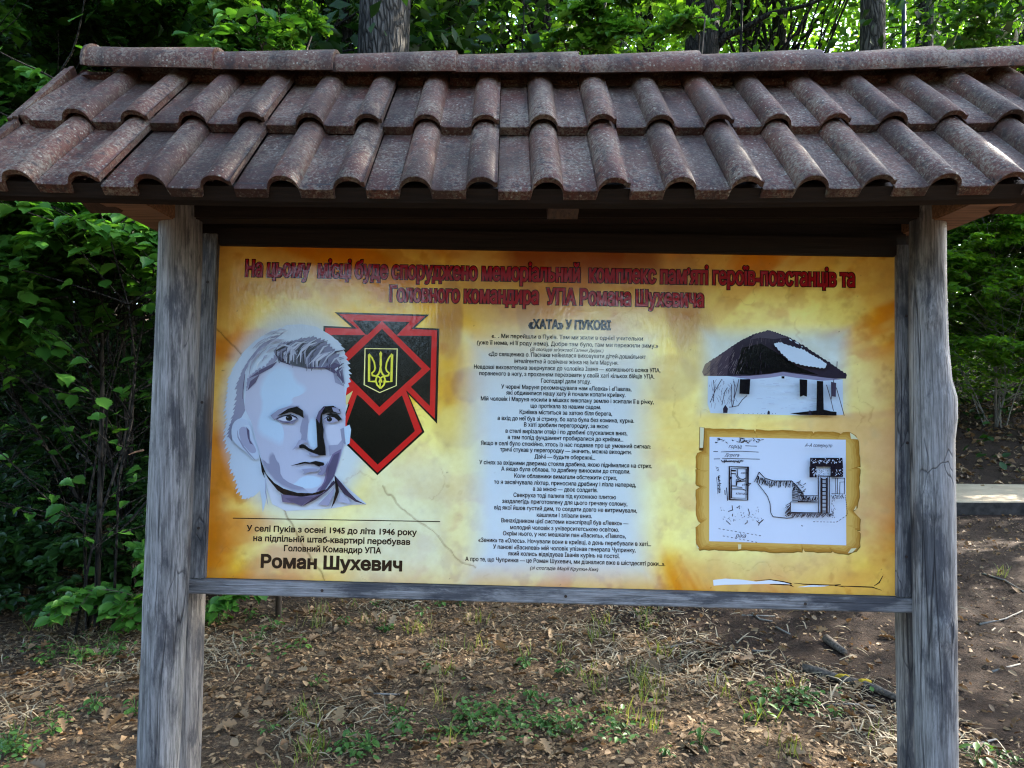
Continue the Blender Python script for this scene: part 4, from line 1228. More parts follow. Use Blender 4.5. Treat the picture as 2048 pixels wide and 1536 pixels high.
roof = child(link('tiled_roof', me, None, [M['tile']]))
tag(roof, 'gable roof of red-brown double roll clay tiles speckled with lichen')

# ridge tiles: each right-hand end laps over the next
RZ = EZ + RIDGE_S * math.sin(TH_)
xr = -1.212
for k in range(8):
    L = 0.346 if k else 0.356
    x1 = xr + L + 0.012
    if k == 7: x1 = RX1 + 0.03
    vs, fs = [], []
    na = 26
    stn = [(0.0, 0.0890), (0.012, 0.0890), (0.3, 0.0935), (0.985, 0.1055), (1.0, 0.1045)] if k else [(0.0, 0.105), (0.022, 0.107), (0.030, 0.0975), (0.3, 0.0975), (0.985, 0.1055), (1.0, 0.1045)]
    tl = random.Random(k + 40).uniform(-0.004, 0.004)
    rings = []
    for inner in (0, 1):
        for (t, r_) in stn:
            x = xr + (x1 - xr) * t
            rad = r_ - 0.013 * inner
            rings.append(len(vs))
            for j in range(na + 1):
                an = R(-14) + R(208) * j / na
                vs.append((x, RY - math.cos(an) * rad, RZ - 0.004 + math.sin(an) * rad * 0.70 + sag(x) + tl * (t - .5)))
    m_ = len(stn)
    def rs(a_, b_):
        for j in range(na): fs.append((rings[a_] + j, rings[a_] + j + 1, rings[b_] + j + 1, rings[b_] + j))
    for i in range(m_ - 1): rs(i, i + 1); rs(m_ + i + 1, m_ + i)
    rs(m_, 0); rs(m_ - 1, 2 * m_ - 1)
    for j in (0, na):
        for i in range(m_ - 1):
            fs.append((rings[i] + j, rings[i + 1] + j, rings[m_ + i + 1] + j, rings[m_ + i] + j))
    b = MB(); b.add(vs, fs)
    o = b.build('ridge_tile', M['tile'], smooth=True)
    o.data.set_sharp_from_angle(angle=R(45))
    o.parent = roof
    xr += L - (0.0 if k else 0.006)
    if xr > RX1 - 0.1: break

# boarding, battens and timbers under the tiles
def slope_box(name, x0, x1, s0, s1, h0, h1, mat, back=False, parent=board, seg=14):
    vs, fs = [], []
    for i in range(seg + 1):
        x = x0 + (x1 - x0) * i / seg
        for (s, h) in ((s0, h0), (s1, h0), (s1, h1), (s0, h1)): vs.append(slope_pt(x, s, h, back))
    for i in range(seg):
        for k in range(4):
            k2 = (k + 1) % 4
            fs.append((i * 4 + k, i * 4 + k2, (i + 1) * 4 + k2, (i + 1) * 4 + k))
    fs += [(0, 1, 2, 3), tuple(seg * 4 + k for k in (3, 2, 1, 0))]
    b = MB(); b.add(vs, fs)
    o = b.build(name, M[mat])
    if parent is board: child(o)
    else: o.parent = parent
    return o
for back in (False, True):
    slope_box('sheathing', RX0 + 0.02, RX1 - 0.02, 0.33 if back else 0.03, 0.64, -0.052, -0.032, 'timber', back)
    slope_box('eave_board', RX0 + 0.012, RX1 - 0.012, 0.324 if back else 0.010, 0.344 if back else 0.028, -0.027, 0.010, 'timber', back)
    for x in (RX0 + 0.004, RX1 - 0.022):
        slope_box('verge_board', x, x + 0.018, 0.32 if back else -0.002, 0.66, -0.070, -0.024, 'timber', back, seg=2)
    if not back:
        for (s0_, s1_, lf) in ((-0.004, 0.33, 0.016), (0.312, 0.655, 0.024)):
            for dx, hh2 in ((0.0, 0.010), (0.017, 0.016)):
                slope_box('verge_trim', RX0 - 0.032 + dx, RX0 - 0.020 + dx, s0_, s1_, -0.03, lf + hh2 - 0.012, 'tile', False, seg=2)
    for x in (-1.055, 0.088, 1.20):
        vs = []
        sx_ = x
        q0 = 0.33 if back else 0.075
        prof = [(q0, -0.054), (0.62, -0.054), (0.545, -0.13), (q0 + 0.04, -0.13)]
        pts0 = [slope_pt(sx_, s, h, back) for s, h in prof]
        w = 0.076
        vs = [(p[0], p[1], p[2]) for p in pts0] + [(p[0] + w, p[1], p[2]) for p in pts0]
        b = MB(); b.add(vs, [(0, 1, 2, 3), (7, 6, 5, 4), (0, 4, 5, 1), (1, 5, 6, 2), (2, 6, 7, 3), (3, 7, 4, 0)])
        child(b.build('rafter', M['timber_y']))
# tie beams lying on the log pairs, top plates along the board
for x in (-0.985, 1.135):
    b = MB(); b.box(x - .02, x + 0.095, 1.80, 2.50, 2.036, 2.120, 0.004)
    child(b.build('tie_beam', M['end_grain']))
b = MB(); b.box(-0.90, 1.13, 1.995, 2.06, 2.045, 2.125, 0.004); child(b.build('top_plate', M['timber']))
b = MB(); b.box(-0.90, 1.13, 2.135, 2.175, 1.965, 2.20, 0.004); child(b.build('top_plate', M['timber']))
b = MB(); b.box(-0.90, 1.13, 2.075, 2.10, 2.135, 2.36, 0.004); child(b.build('gable_boarding', M['timber']))

# ------------------------------------------------------------------ foliage tools
def leaf_template(kind):
    if kind == 'diamond':
        v = [(0, 0, 0), (-.28, .45, .06), (0, 1, -.05), (.28, .45, .06)]
        f = [(0, 3, 2, 1)]
        f = [(0, 2, 1), (0, 3, 2)]
    elif kind == 'oval':
        v = [(0, 0, 0), (-.24, .25, .05), (-.30, .55, .07), (-.16, .84, .02), (0, 1, -.10), (.16, .84, .02), (.30, .55, .07), (.24, .25, .05), (0, .5, -.02)]
        f = [(0, 8, 2, 1), (8, 4, 3, 2), (0, 7, 6, 8), (8, 6, 5, 4)]
    elif kind == 'hazel':
        L = [(-.12, .02), (-.26, .13), (-.25, .19), (-.36, .30), (-.34, .37), (-.41, .48), (-.37, .55), (-.40, .66), (-.32, .72), (-.31, .82), (-.19, .86), (-.12, .93)]
        v = [(0, 0, 0), (0, .5, -.02), (0, 1.06, -.14)]
        left = [(x, y, .10 * abs(x) / .4 - .10 * max(0, y - .5)) for x, y in L]
        right = [(-x, y, z) for x, y, z in left]
        v += left + right
        nl = len(L)
        f = [tuple([0, 1] + [3 + i for i in range(5, -1, -1)]), tuple([1, 2] + [3 + i for i in range(nl - 1, 4, -1)]),
             tuple([1, 0] + [3 + nl + i for i in range(0, 6)]), tuple([2, 1] + [3 + nl + i for i in range(5, nl)])]
    elif kind == 'oak':
        L = [(-.03, .04), (-.09, .14), (-.17, .17), (-.20, .23), (-.11, .30), (-.12, .35), (-.25, .40), (-.29, .47), (-.15, .54), (-.16, .59), (-.29, .66), (-.29, .74), (-.15, .78), (-.15, .83), (-.20, .90), (-.12, .97)]
        v = [(0, 0, 0), (0, .5, -.03), (0, 1.02, -.10)]
        left = [(x, y, .10 * abs(x) / .3 - .06 * max(0, y - .5)) for x, y in L]
        right = [(-x, y, z) for x, y, z in left]
        v += left + right
        nl = len(L)
        f = [tuple([0, 1] + [3 + i for i in range(8, -1, -1)]), tuple([1, 2] + [3 + i for i in range(nl - 1, 7, -1)]),
             tuple([1, 0] + [3 + nl + i for i in range(0, 9)]), tuple([2, 1] + [3 + nl + i for i in range(8, nl)])]
    elif kind == 'blade':
        v = [(-.03, 0, 0), (.03, 0, 0), (.026, .4, .03), (-.026, .4, .03), (.016, .75, -.03), (-.016, .75, -.03), (0, 1, -.16)]
        f = [(0, 1, 2, 3), (3, 2, 4, 5), (5, 4, 6)]
    elif kind == 'shard':
        v = [(-.10, 0, 0), (.16, .05, .04), (.22, .55, .10), (.02, 1, .02), (-.20, .7, .06)]
        f = [(0, 1, 2), (0, 2, 4), (4, 2, 3)]
    elif kind == 'curl':
        v = [(0, 0, 0), (-.26, .2, .10), (-.36, .5, .20), (-.20, .85, .10), (0, 1, .04), (.22, .8, .14), (.33, .48, .24), (.24, .18, .08), (0, .5, -.02)]
        f = [(0, 8, 2, 1), (8, 4, 3, 2), (0, 7, 6, 8), (8, 6, 5, 4)]
    return np.array(v, float), f

def leaves(name, pos, nrm, dirv, size, kind, mat, parent=None, squash=None):
    tv, tf = leaf_template(kind)
    pos, nrm, dirv, size = map(np.asarray, (pos, nrm, dirv, size))
    n = len(pos)
    nrm = nrm / np.linalg.norm(nrm, axis=1, keepdims=True)
    x = np.cross(dirv, nrm)
    x /= np.linalg.norm(x, axis=1, keepdims=True) + 1e-9
    y = np.cross(nrm, x)
    B = np.stack([x, y, nrm], 2)                          # columns
    tvv = np.broadcast_to(tv, (n,) + tv.shape).copy()
    tvv[:, :, 0] *= RNG.uniform(0.8, 1.15, n)[:, None]
    tvv[:, :, 2] *= RNG.uniform(0.3, 2.2, n)[:, None]
    V = pos[:, None, :] + np.einsum('nij,nkj->nki', B, tvv) * size[:, None, None]
    k = len(tv)
    fl = np.concatenate([np.array(f) for f in tf])
    tot = np.array([len(f) for f in tf])
    loops = (np.arange(n)[:, None] * k + fl[None, :]).ravel()
    me = mesh_np(name, V.reshape(-1, 3), loops, np.tile(tot, n))
    return link(name, me, parent, [mat])

def unit(n):
    v = RNG.normal(size=(n, 3)); return v / np.linalg.norm(v, axis=1, keepdims=True)

def crown_points(n, rx, rz, clumps, seed, hollow=0.35):
    rg = np.random.default_rng(seed)
    c = rg.normal(size=(clumps, 3)); c /= np.linalg.norm(c, axis=1, keepdims=True)
    c *= (rg.uniform(hollow ** 2, 1, clumps) ** 0.5)[:, None]
    c *= np.array([rx, rx, rz])
    sz = rg.uniform(0.35, 0.95, clumps) * rx * 0.30
    w = sz ** 2; w /= w.sum()
    k = rg.choice(clumps, n, p=w)
    off = rg.normal(size=(n, 3)) * np.array([1, 1, 0.55])
    return c[k] + off * sz[k][:, None], c, sz

def crown_mesh(name, n, rx, rz, clumps, size, seed, mat, kind='diamond'):
    p, c, sz = crown_points(n, rx, rz, clumps, seed)
    nr = unit(n) * 0.75 + np.array([0, 0, 0.7])
    o = leaves(name, p, nr, unit(n), RNG.uniform(0.65, 1.25, n) * size, kind, mat)
    me = o.data
    bpy.data.objects.remove(o)
    return me, c

def limbs_mesh(name, c, rz, mat, r0=0.11, seed=0):
    b = MB(); rg = random.Random(seed)
    for q in c:
        z0 = -rz * 1.05 + rg.uniform(0, 0.8) * rz
        st_ = Vector((0, 0, min(z0, q[2] - 0.2)))
        e = Vector(q)
        m1 = st_.lerp(e, 0.4) + Vector((rg.uniform(-.2, .2), rg.uniform(-.2, .2), -0.15)); m2 = st_.lerp(e, 0.75) + Vector((rg.uniform(-.2, .2), rg.uniform(-.2, .2), 0.1))
        b.tube([st_, m1, m2, e], [r0 * .6, r0 * .38, r0 * .22, r0 * .07], 5, False)
    o = b.build(name, mat, smooth=True); me = o.data
    bpy.data.objects.remove(o)
    return me

def trunk_obj(name, h, r, lean, mat, parent, seed=0, flare=1.5):
    n = 18; zs = np.linspace(-0.4, h, 44)
    th = np.arange(n) * 2 * np.pi / n
    T, Z = np.meshgrid(th, zs)
    rad = r * (1 - 0.45 * np.clip(Z / h, 0, 1)) * (1 + (flare - 1) * np.exp(-np.clip(Z, 0, None) * 2.2)) * (1 + 0.16 * (fbm(np.cos(T) * 1.6 + seed, np.sin(T) * 1.6 + Z * 0.5, seed, 3) - .5))
    cx = lean[0] * Z + 0.05 * np.sin(Z * .8 + seed); cy = lean[1] * Z
    V = np.stack([cx + rad * np.cos(T), cy + rad * np.sin(T), Z], 2).reshape(-1, 3)
    q = []
    for i in range(len(zs) - 1):
        for k in range(n):
            k2 = (k + 1) % n
            q.append((i * n + k, i * n + k2, (i + 1) * n + k2, (i + 1) * n + k))
    return link(name, mesh_np(name, V, np.array(q), np.full(len(q), 4), smooth=True), parent, [mat])

CROWN = []
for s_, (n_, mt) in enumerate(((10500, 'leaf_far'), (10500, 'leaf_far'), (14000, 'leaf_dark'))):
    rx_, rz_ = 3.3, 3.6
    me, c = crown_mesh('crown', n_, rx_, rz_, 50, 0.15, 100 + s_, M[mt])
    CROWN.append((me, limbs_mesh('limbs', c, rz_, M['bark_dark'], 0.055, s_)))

def px2x(px, Y): return (px - 1024) / FPX * Y
def tree(px, Y, r, h, cz, cs, variant, label, bark='bark', lean=(0, 0), group=None, shift=(0, 0)):
    x = px2x(px, Y); z = float(terrain(x, Y))
    t = tag(empty('tree', (x, Y, z)), label, 'tree', group)
    trunk_obj('trunk', h, r, lean, M[bark], t, int(px) % 97)
    cr = link('crown', CROWN[variant][0], t)
    lx, ly = lean[0] * cz + shift[0], lean[1] * cz + shift[1]
    cr.location = (lx, ly, cz); cr.scale = (cs, cs, cs); cr.rotation_euler = (0, 0, (px * 0.37 + Y) % 6.28)
    lb = link('limbs', CROWN[variant][1], t)
    lb.location = cr.location; lb.scale = cr.scale; lb.rotation_euler = cr.rotation_euler
    return t

# ------------------------------------------------------------------ trees of the wood
tree(763, 6.5, 0.275, 12, 10.2, 1.0, 0, 'thick oak trunk with furrowed grey bark rising just behind the left half of the ridge', 'bark', (0.004, 0), shift=(0.3, 1.6))
t2 = tree(1415, 9.0, 0.25, 13, 11.0, 0.95, 2, 'dark trunk with a side limb rising to the right behind the ridge', 'bark_dark', (0.002, 0), shift=(-0.5, 1.2))
tree(1765, 10.0, 0.20, 13, 10.8, 1.0, 1, 'straight grey-brown trunk standing left of the dark blue pole', 'bark', (-0.004, 0), shift=(-0.6, 3.6))
tree(1862, 13.0, 0.18, 14, 12.6, 1.0, 0, 'slim dark trunk just right of the dark blue pole', 'bark_dark', shift=(0.6, 1.5))
tree(1290, 14.0, 0.22, 15, 12.8, 1.05, 0, 'dark trunk half hidden by leaves behind the middle of the ridge', 'bark_dark', (0.006, 0), shift=(-0.3, 1.5))
tree(682, 9.5, 0.085, 11, 8.2, 0.9, 2, 'thin dark trunk in the leaves just left of the thick oak', 'bark_dark', shift=(-1.2, 1.0))
b = MB()
def limb(pts, r0, r1):
    n = len(pts); b.tube(pts, [r0 + (r1 - r0) * i / (n - 1) for i in range(n)], 7)
_tx, _tz = px2x(1415, 9.0), float(terrain(px2x(1415, 9.0), 9.0))
def rel2(px, py, Y): return (px2x(px, Y) - _tx, Y - 9.0, CAM_Z + (807 - py) / FPX * Y - _tz)
limb([rel2(1430, 96, 9.0), rel2(1458, 62, 8.9), rel2(1490, 50, 8.8), rel2(1545, 18, 8.6), rel2(1620, 0, 8.4), rel2(1720, -40, 8.2)], 0.055, 0.012)
limb([rel2(1440, 70, 8.95), rel2(1462, 20, 8.9), rel2(1468, -60, 8.8)], 0.045, 0.02)
limb([rel2(1560, 100, 9.4), rel2(1600, 55, 9.2), rel2(1632, 0, 9.0), rel2(1650, -60, 8.9)], 0.02, 0.010)
b.build('side_limb', M['bark_dark'], t2, smooth=True)

FAR = [(-520, 8.5, 2, 7.0), (-160, 9.5, 2, 7.2), (120, 11.5, 2, 7.0), (330, 8.6, 2, 6.6), (470, 13.0, 0, 8.2), (900, 12.0, 1, 8.6), (1090, 10.5, 0, 8.6), (1560, 14.5, 1, 8.6), 
       (2080, 17.5, 1, 9.6), (2250, 20.0, 0, 9.5), (1390, 22.0, 0, 12.5), (1880, 23.0, 1, 12.5), (250, 18.0, 2, 10.0)]
for i, (px, Y, vr, cz) in enumerate(FAR):
    tree(px, Y, 0.13 + 0.02 * (i % 4), cz + 2.5, cz, 0.98 + 0.07 * (i % 5), vr, 'leafy tree in the green wood beyond the roof, its trunk hidden', 'bark_dark', group='trees in the wood behind the board')

for (x, y, r_, cz, cs, vr, lab) in ((-6.2, 2.4, .2, 7.0, 1.0, 2, 'unseen tree added outside the left edge to shade the hollow'), (5.3, 5.2, .16, 7.5, .95, 2, 'unseen tree added outside the right edge to shade the roof'), (9.6, 10.4, .16, 7.4, .75, 0, 'slender unseen tree added on the slope beyond the right edge to dapple the ground')):  # unseen trees added to shade hollow and roof and dapple the ground
    t = tag(empty('tree', (x, y, 0)), lab, 'tree')
    t.location.z = float(terrain(x, y))
    trunk_obj('trunk', cz + 2, r_, (0.03, 0), M['bark_dark'], t, int(cz * 10))
    for nm, me in (('crown', CROWN[vr][0]), ('limbs', CROWN[vr][1])):
        c = link(nm, me, t); c.location = (0.03 * cz + .6, .6, cz); c.scale = (cs,) * 3; c.rotation_euler = (0, 0, y)

def sapling(px, Y, r, h, label, crown=True):
    x = px2x(px, Y); z = float(terrain(x, Y))
    t = tag(empty('sapling', (x, Y, z)), label, 'sapling')
    b = MB(); rg = random.Random(px)
    pts = [(rg.uniform(-.02, .02) * k, rg.uniform(-.02, .02) * k, -0.2 + (h + .2) * k / 9) for k in range(10)]
    pts = [(p[0] * .6, p[1] * .6, p[2]) for p in pts]
    b.tube(pts, [r * (1 - .06 * k) for k in range(10)], 7)
    b.build('stem', M['bark_dark'], t, smooth=True)
    n = 420
    p = RNG.normal(size=(n, 3)) * np.array([.55, .55, .5]) + np.array([0, 0, h])
    leaves('foliage', p, unit(n) * .6 + np.array([0, 0, .8]), unit(n), RNG.uniform(.07, .12, n), 'oval', M['leaf_far'], t)
sapling(1471, 8.0, 0.026, 6.6, 'thin dark sapling stem crossing the side limb behind the ridge')
sapling(1043, 7.2, 0.012, 5.6, 'very thin dark stem standing alone behind the middle of the ridge')

pole = tag(empty('pole', (px2x(1818, 9.5), 9.5, float(terrain(px2x(1818, 9.5), 9.5)))), 'slim dark blue metal pole between two trunks at upper right', 'pole')
b = MB(); b.tube([(0, 0, -0.3), (0, 0, 7.6)], 0.026, 12); b.build('shaft', M['pole'], pole, smooth=True)
b = MB(); b.tube([(0, 0, 7.6), (0, 0, 7.64)], 0.033, 12); b.build('cap', M['pole'], pole)

# ------------------------------------------------------------------ shrubs and low boughs
def spray(rg, start, d0, length, n_leaf, size, droop, P_, N_, D_, S_, b, r0=0.006, twigs=5):
    """one branch with side twigs carrying alternate leaves"""
    def run(p, d, L, r, lv, depth):
        n = 9
        pts = [p.copy()]
        for i in range(n):
            d = (d + Vector((rg.uniform(-.16, .16), rg.uniform(-.16, .16), rg.uniform(-.10, .08) - droop * 0.12))).normalized()
            p = p + d * (L / n)
            pts.append(p.copy())
            if depth < 1 and i >= 1:
                for _ in range(twigs if i % 2 else max(1, twigs - 1)):
                    if rg.random() < 0.55:
                        side = d.cross(Vector((0, 0, 1))).normalized() * rg.choice((-1, 1))
                        run(p.copy(), (d * .6 + side * rg.uniform(.5, 1.1) + Vector((0, 0, rg.uniform(-.35, .25)))).normalized(), L * rg.uniform(.22, .42) * (1.1 - .5 * i / n), r * .45, max(3, int(lv * .5)), depth + 1)
        b.tube(pts, [r * (1 - .8 * i / n) for i in range(n + 1)], 4, False)
        for k in range(lv):
            t = (0.12 + 0.88 * (k + rg.random() * .6) / lv) * n
            i = min(n - 1, int(t)); q = pts[i].lerp(pts[i + 1], t - i)
            ax_ = (pts[i + 1] - pts[i]).normalized()
            sd = ax_.cross(Vector((0, 0, 1)))
            if sd.length < .1: sd = Vector((1, 0, 0))
            sd = sd.normalized() * (1 if k % 2 else -1)
            ld = (ax_ * rg.uniform(.2, .9) + sd * rg.uniform(.5, 1.0) + Vector((0, 0, rg.uniform(-.7, .05)))).normalized()
            P_.append(q); D_.append(ld); S_.append(size * rg.uniform(.6, 1.25))
            N_.append((Vector((rg.uniform(-.5, .5), rg.uniform(-.75, .15), 0.85))).normalized())
    run(Vector(start), Vector(d0).normalized(), length, r0, n_leaf, 0)

def shrub(name, base, label, cat, specs, kind, lmat, bmat, seed, group=None, size=.085):
    """specs: (start offset, direction, length, leaves, droop)"""
    z = float(terrain(base[0], base[1]))
    t = tag(empty(name, (base[0], base[1], z)), label, cat, group)
    rg = random.Random(seed)
    P_, N_, D_, S_, b = [], [], [], [], MB()
    zt = max(sp[0][2] for sp in specs)
    if name != 'bramble_sprig': b.tube([(0, 0, -.15), (.03, -.02, zt * .5), (0, 0, zt * .92)], [.022, .016, .008], 6)
    for (st_, d, L, nl, dr, r0) in specs:
        if st_[2] > .05 and name != 'bramble_sprig': b.tube([(0, 0, max(.02, min(st_[2] * .8, zt * .9))), (st_[0] * .5, st_[1] * .5, st_[2] * .92), st_], r0 * .8, 4)
        spray(rg, st_, d, L, nl, size, dr, P_, N_, D_, S_, b, r0)
    b.build('branches', bmat, t, smooth=True)
    leaves('foliage', [tuple(p) for p in P_], [tuple(p) for p in N_], [tuple(p) for p in D_], S_, kind, lmat, t)
    return t

rg = random.Random(3)
def fan(n, zlo, zhi, out, L, dirx=(-1, 1), diry=(-1, .4), nl=14, droop=.6, r0=.012):
    s = []
    for _ in range(n):
        h = rg.uniform(zlo, zhi)
        s.append(((rg.uniform(-out, out), rg.uniform(-out, out), h), (rg.uniform(*dirx), rg.uniform(*diry), rg.uniform(-.1, .75)), rg.uniform(*L), nl, droop, r0))
    return s
def stems(n, h, lean, r0=.022): return [((rg.uniform(-.12, .12), rg.uniform(-.1, .1), -.1), (rg.uniform(-lean, lean), rg.uniform(-lean, lean), 1), h * rg.uniform(.8, 1.1), 3, -.1, r0) for _ in range(n)]

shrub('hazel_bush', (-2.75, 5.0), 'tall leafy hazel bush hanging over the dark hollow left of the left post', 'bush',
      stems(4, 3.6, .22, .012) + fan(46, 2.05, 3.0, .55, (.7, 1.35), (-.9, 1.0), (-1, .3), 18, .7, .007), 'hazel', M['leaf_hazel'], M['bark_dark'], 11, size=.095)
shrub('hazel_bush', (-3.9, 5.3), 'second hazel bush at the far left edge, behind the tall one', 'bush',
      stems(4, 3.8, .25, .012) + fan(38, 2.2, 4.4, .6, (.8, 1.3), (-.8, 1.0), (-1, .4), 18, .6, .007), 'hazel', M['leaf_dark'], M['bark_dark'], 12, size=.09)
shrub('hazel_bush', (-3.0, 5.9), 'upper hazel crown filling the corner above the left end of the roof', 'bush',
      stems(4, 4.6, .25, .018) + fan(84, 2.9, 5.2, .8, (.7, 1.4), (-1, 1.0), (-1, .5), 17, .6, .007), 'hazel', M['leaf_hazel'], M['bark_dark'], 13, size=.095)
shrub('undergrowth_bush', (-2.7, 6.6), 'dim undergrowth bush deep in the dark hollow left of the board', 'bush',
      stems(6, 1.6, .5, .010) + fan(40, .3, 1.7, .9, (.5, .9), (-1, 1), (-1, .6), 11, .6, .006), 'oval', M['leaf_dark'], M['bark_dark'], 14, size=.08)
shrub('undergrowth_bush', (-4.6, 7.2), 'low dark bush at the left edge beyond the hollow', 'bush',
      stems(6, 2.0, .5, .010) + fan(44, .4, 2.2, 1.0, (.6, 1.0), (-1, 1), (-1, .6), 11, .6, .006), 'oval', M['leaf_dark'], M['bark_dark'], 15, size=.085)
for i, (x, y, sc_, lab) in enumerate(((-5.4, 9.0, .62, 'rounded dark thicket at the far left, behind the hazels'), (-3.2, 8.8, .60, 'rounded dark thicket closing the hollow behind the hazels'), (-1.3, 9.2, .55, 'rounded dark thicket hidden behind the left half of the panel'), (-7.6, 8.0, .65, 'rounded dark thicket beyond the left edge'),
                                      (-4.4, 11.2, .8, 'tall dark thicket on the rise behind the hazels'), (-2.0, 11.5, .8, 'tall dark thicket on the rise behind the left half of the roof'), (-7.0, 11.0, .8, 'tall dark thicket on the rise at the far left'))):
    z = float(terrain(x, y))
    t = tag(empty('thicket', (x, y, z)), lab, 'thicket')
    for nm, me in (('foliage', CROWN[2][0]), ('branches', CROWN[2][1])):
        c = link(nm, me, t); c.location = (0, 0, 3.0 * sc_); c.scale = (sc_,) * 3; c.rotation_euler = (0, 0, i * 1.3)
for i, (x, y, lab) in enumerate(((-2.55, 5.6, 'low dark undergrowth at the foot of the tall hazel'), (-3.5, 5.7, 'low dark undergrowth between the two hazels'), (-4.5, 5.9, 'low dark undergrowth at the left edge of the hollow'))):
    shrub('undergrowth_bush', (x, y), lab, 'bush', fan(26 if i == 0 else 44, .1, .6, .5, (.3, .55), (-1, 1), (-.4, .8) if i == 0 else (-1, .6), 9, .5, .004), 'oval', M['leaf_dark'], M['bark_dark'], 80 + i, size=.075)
shrub('bramble_sprig', (-2.35, 4.95), 'low arching bramble with jagged green leaves beside the foot of the left post', 'bramble',
      [((.1, .05, 0), (-.45, -.1, .95), .75, 12, 1.1, .006), ((.15, 0, 0), (-.1, -.1, .9), .6, 10, .8, .005), ((.2, .1, 0), (.35, .1, .8), .5, 9, .8, .005), ((0, .1, 0), (-.7, .15, .75), .6, 8, .9, .005)],
      'hazel', M['leaf_hazel'], M['twig'], 16, size=.085)
shrub('undergrowth_bush', (-1.35, 6.4), 'low green plants glimpsed under the left corner of the panel', 'bush',
      fan(9, .05, .35, .5, (.3, .5), (-1, 1), (-1, .5), 8, .6, .005), 'oval', M['leaf_dark'], M['twig'], 17, size=.075)
# oak boughs above the roof
def bough(px, py, Y, label, specs, seed, mat='leaf_oak'):
    base = (px2x(px, Y), Y); z = float(terrain(*base)); zz = CAM_Z + (807 - py) / FPX * Y - z
    sp = [((s[0], s[1], zz + s[2]), d, L, nl, dr, r0) for (s, d, L, nl, dr, r0) in specs]
    # its own slim trunk behind the roof
    return shrub('young_oak', base, label, 'young oak', sp, 'oak', M[mat], M['twig'], seed, size=.125)
def hang(n, wx, wy, wz, L, nl=9):
    return [((rg.uniform(-wx, wx), rg.uniform(-wy, wy), rg.uniform(-wz, wz)), (rg.uniform(-1, 1), rg.uniform(-1, .3), rg.uniform(-.3, .3)), rg.uniform(*L), nl, .7, .008) for _ in range(n)]
rg = random.Random(55)
bough(560, 20, 5.2, 'young oak with lobed bright leaves hanging over the ridge left of the thick trunk', hang(13, .28, .3, .26, (.25, .42)), 21)
rg = random.Random(77)
bough(1165, 22, 5.6, 'young oak with lobed leaves dangling above the middle of the ridge', hang(10, .22, .3, .22, (.25, .42)), 22)
bough(1395, 40, 5.4, 'small young oak with a few pale leaves in front of the dark limbed trunk', hang(2, .08, .2, .08, (.2, .3), 3), 23)
bough(1868, 70, 7.5, 'young oak with pale green lobed leaves over the right end of the ridge', [((q[0][0] + .80, q[0][1], q[0][2]),) + q[1:] for q in hang(11, .40, .4, .22, (.4, .6))], 24)
# shrubs up the slope on the right
RS = [(1990, 13.4, 'tall pale-stemmed shrub on the slope right of the right post'), (2100, 14.6, 'dense shrub at the right edge on the leafy slope'), (1885, 15.5, 'shrub partly hidden behind the right post on the slope'), (2240, 13.0, 'shrub just beyond the right edge of the slope')]
for i, (px, Y, lab) in enumerate(RS):
    shrub('slope_shrub', (px2x(px, Y), Y), lab, 'shrub', stems(9, 3.4, .28, .012) + fan(150, 1.0, 5.0, 1.1, (.6, 1.2), (-1, 1), (-1, .8), 12, .5, .0045), 'oval', M['leaf_far'], M['pale_twig'], 60 + i, size=.115)
for i, (x, y, sc_, lab) in enumerate(((9.2, 17.5, .95, 'leafy thicket behind the slope shrubs at right'), (12.2, 16.8, .95, 'leafy thicket beyond the right edge'), (7.0, 18.5, .95, 'leafy thicket hidden behind the right part of the board'))):
    z = float(terrain(x, y))
    t = tag(empty('thicket', (x, y, z)), lab, 'thicket')
    for nm, me in (('foliage', CROWN[0][0]), ('branches', CROWN[0][1])):
        c = link(nm, me, t); c.location = (0, 0, 2.9 * sc_); c.scale = (sc_,) * 3; c.rotation_euler = (0, 0, i * 1.7)

# unseen wood behind the viewer, dense and gapped to shape the panel's reflections
n = 60000
cl = np.stack([RNG.uniform(-22, 22, 240), RNG.uniform(-16, -13.5, 240), RNG.uniform(0.2, 7.4, 240)], 1)
k = RNG.integers(0, 240, n)
p = cl[k] + RNG.normal(size=(n, 3)) * np.array([1.2, .9, .9])
p[:, 2] = np.maximum(p[:, 2], 0.1)
gap = np.ones(n, bool)                           # openings placed so patches of sky reflect as sheen on the panel
for (gx_, gz_, rx_, rz_) in ((1.3, 3.7, 1.3, 1.0), (3.1, 4.0, .75, .9), (-5.8, 5.0, 1.7, .7), (5.7, 4.4, .7, .7), (-3.6, 4.6, .6, .6)):
    gap &= ((p[:, 0] - gx_) / rx_) ** 2 + ((p[:, 2] - gz_) / rz_) ** 2 > RNG.uniform(.8, 1.25, n)
p = p[gap]; n = len(p)
tag(leaves('woodland', p, unit(n), unit(n), RNG.uniform(.3, .55, n), 'diamond', M['leaf_mirrored']), 'unseen wall of woodland foliage behind the viewer, shaped for the panel reflections', 'woodland', None, 'stuff')

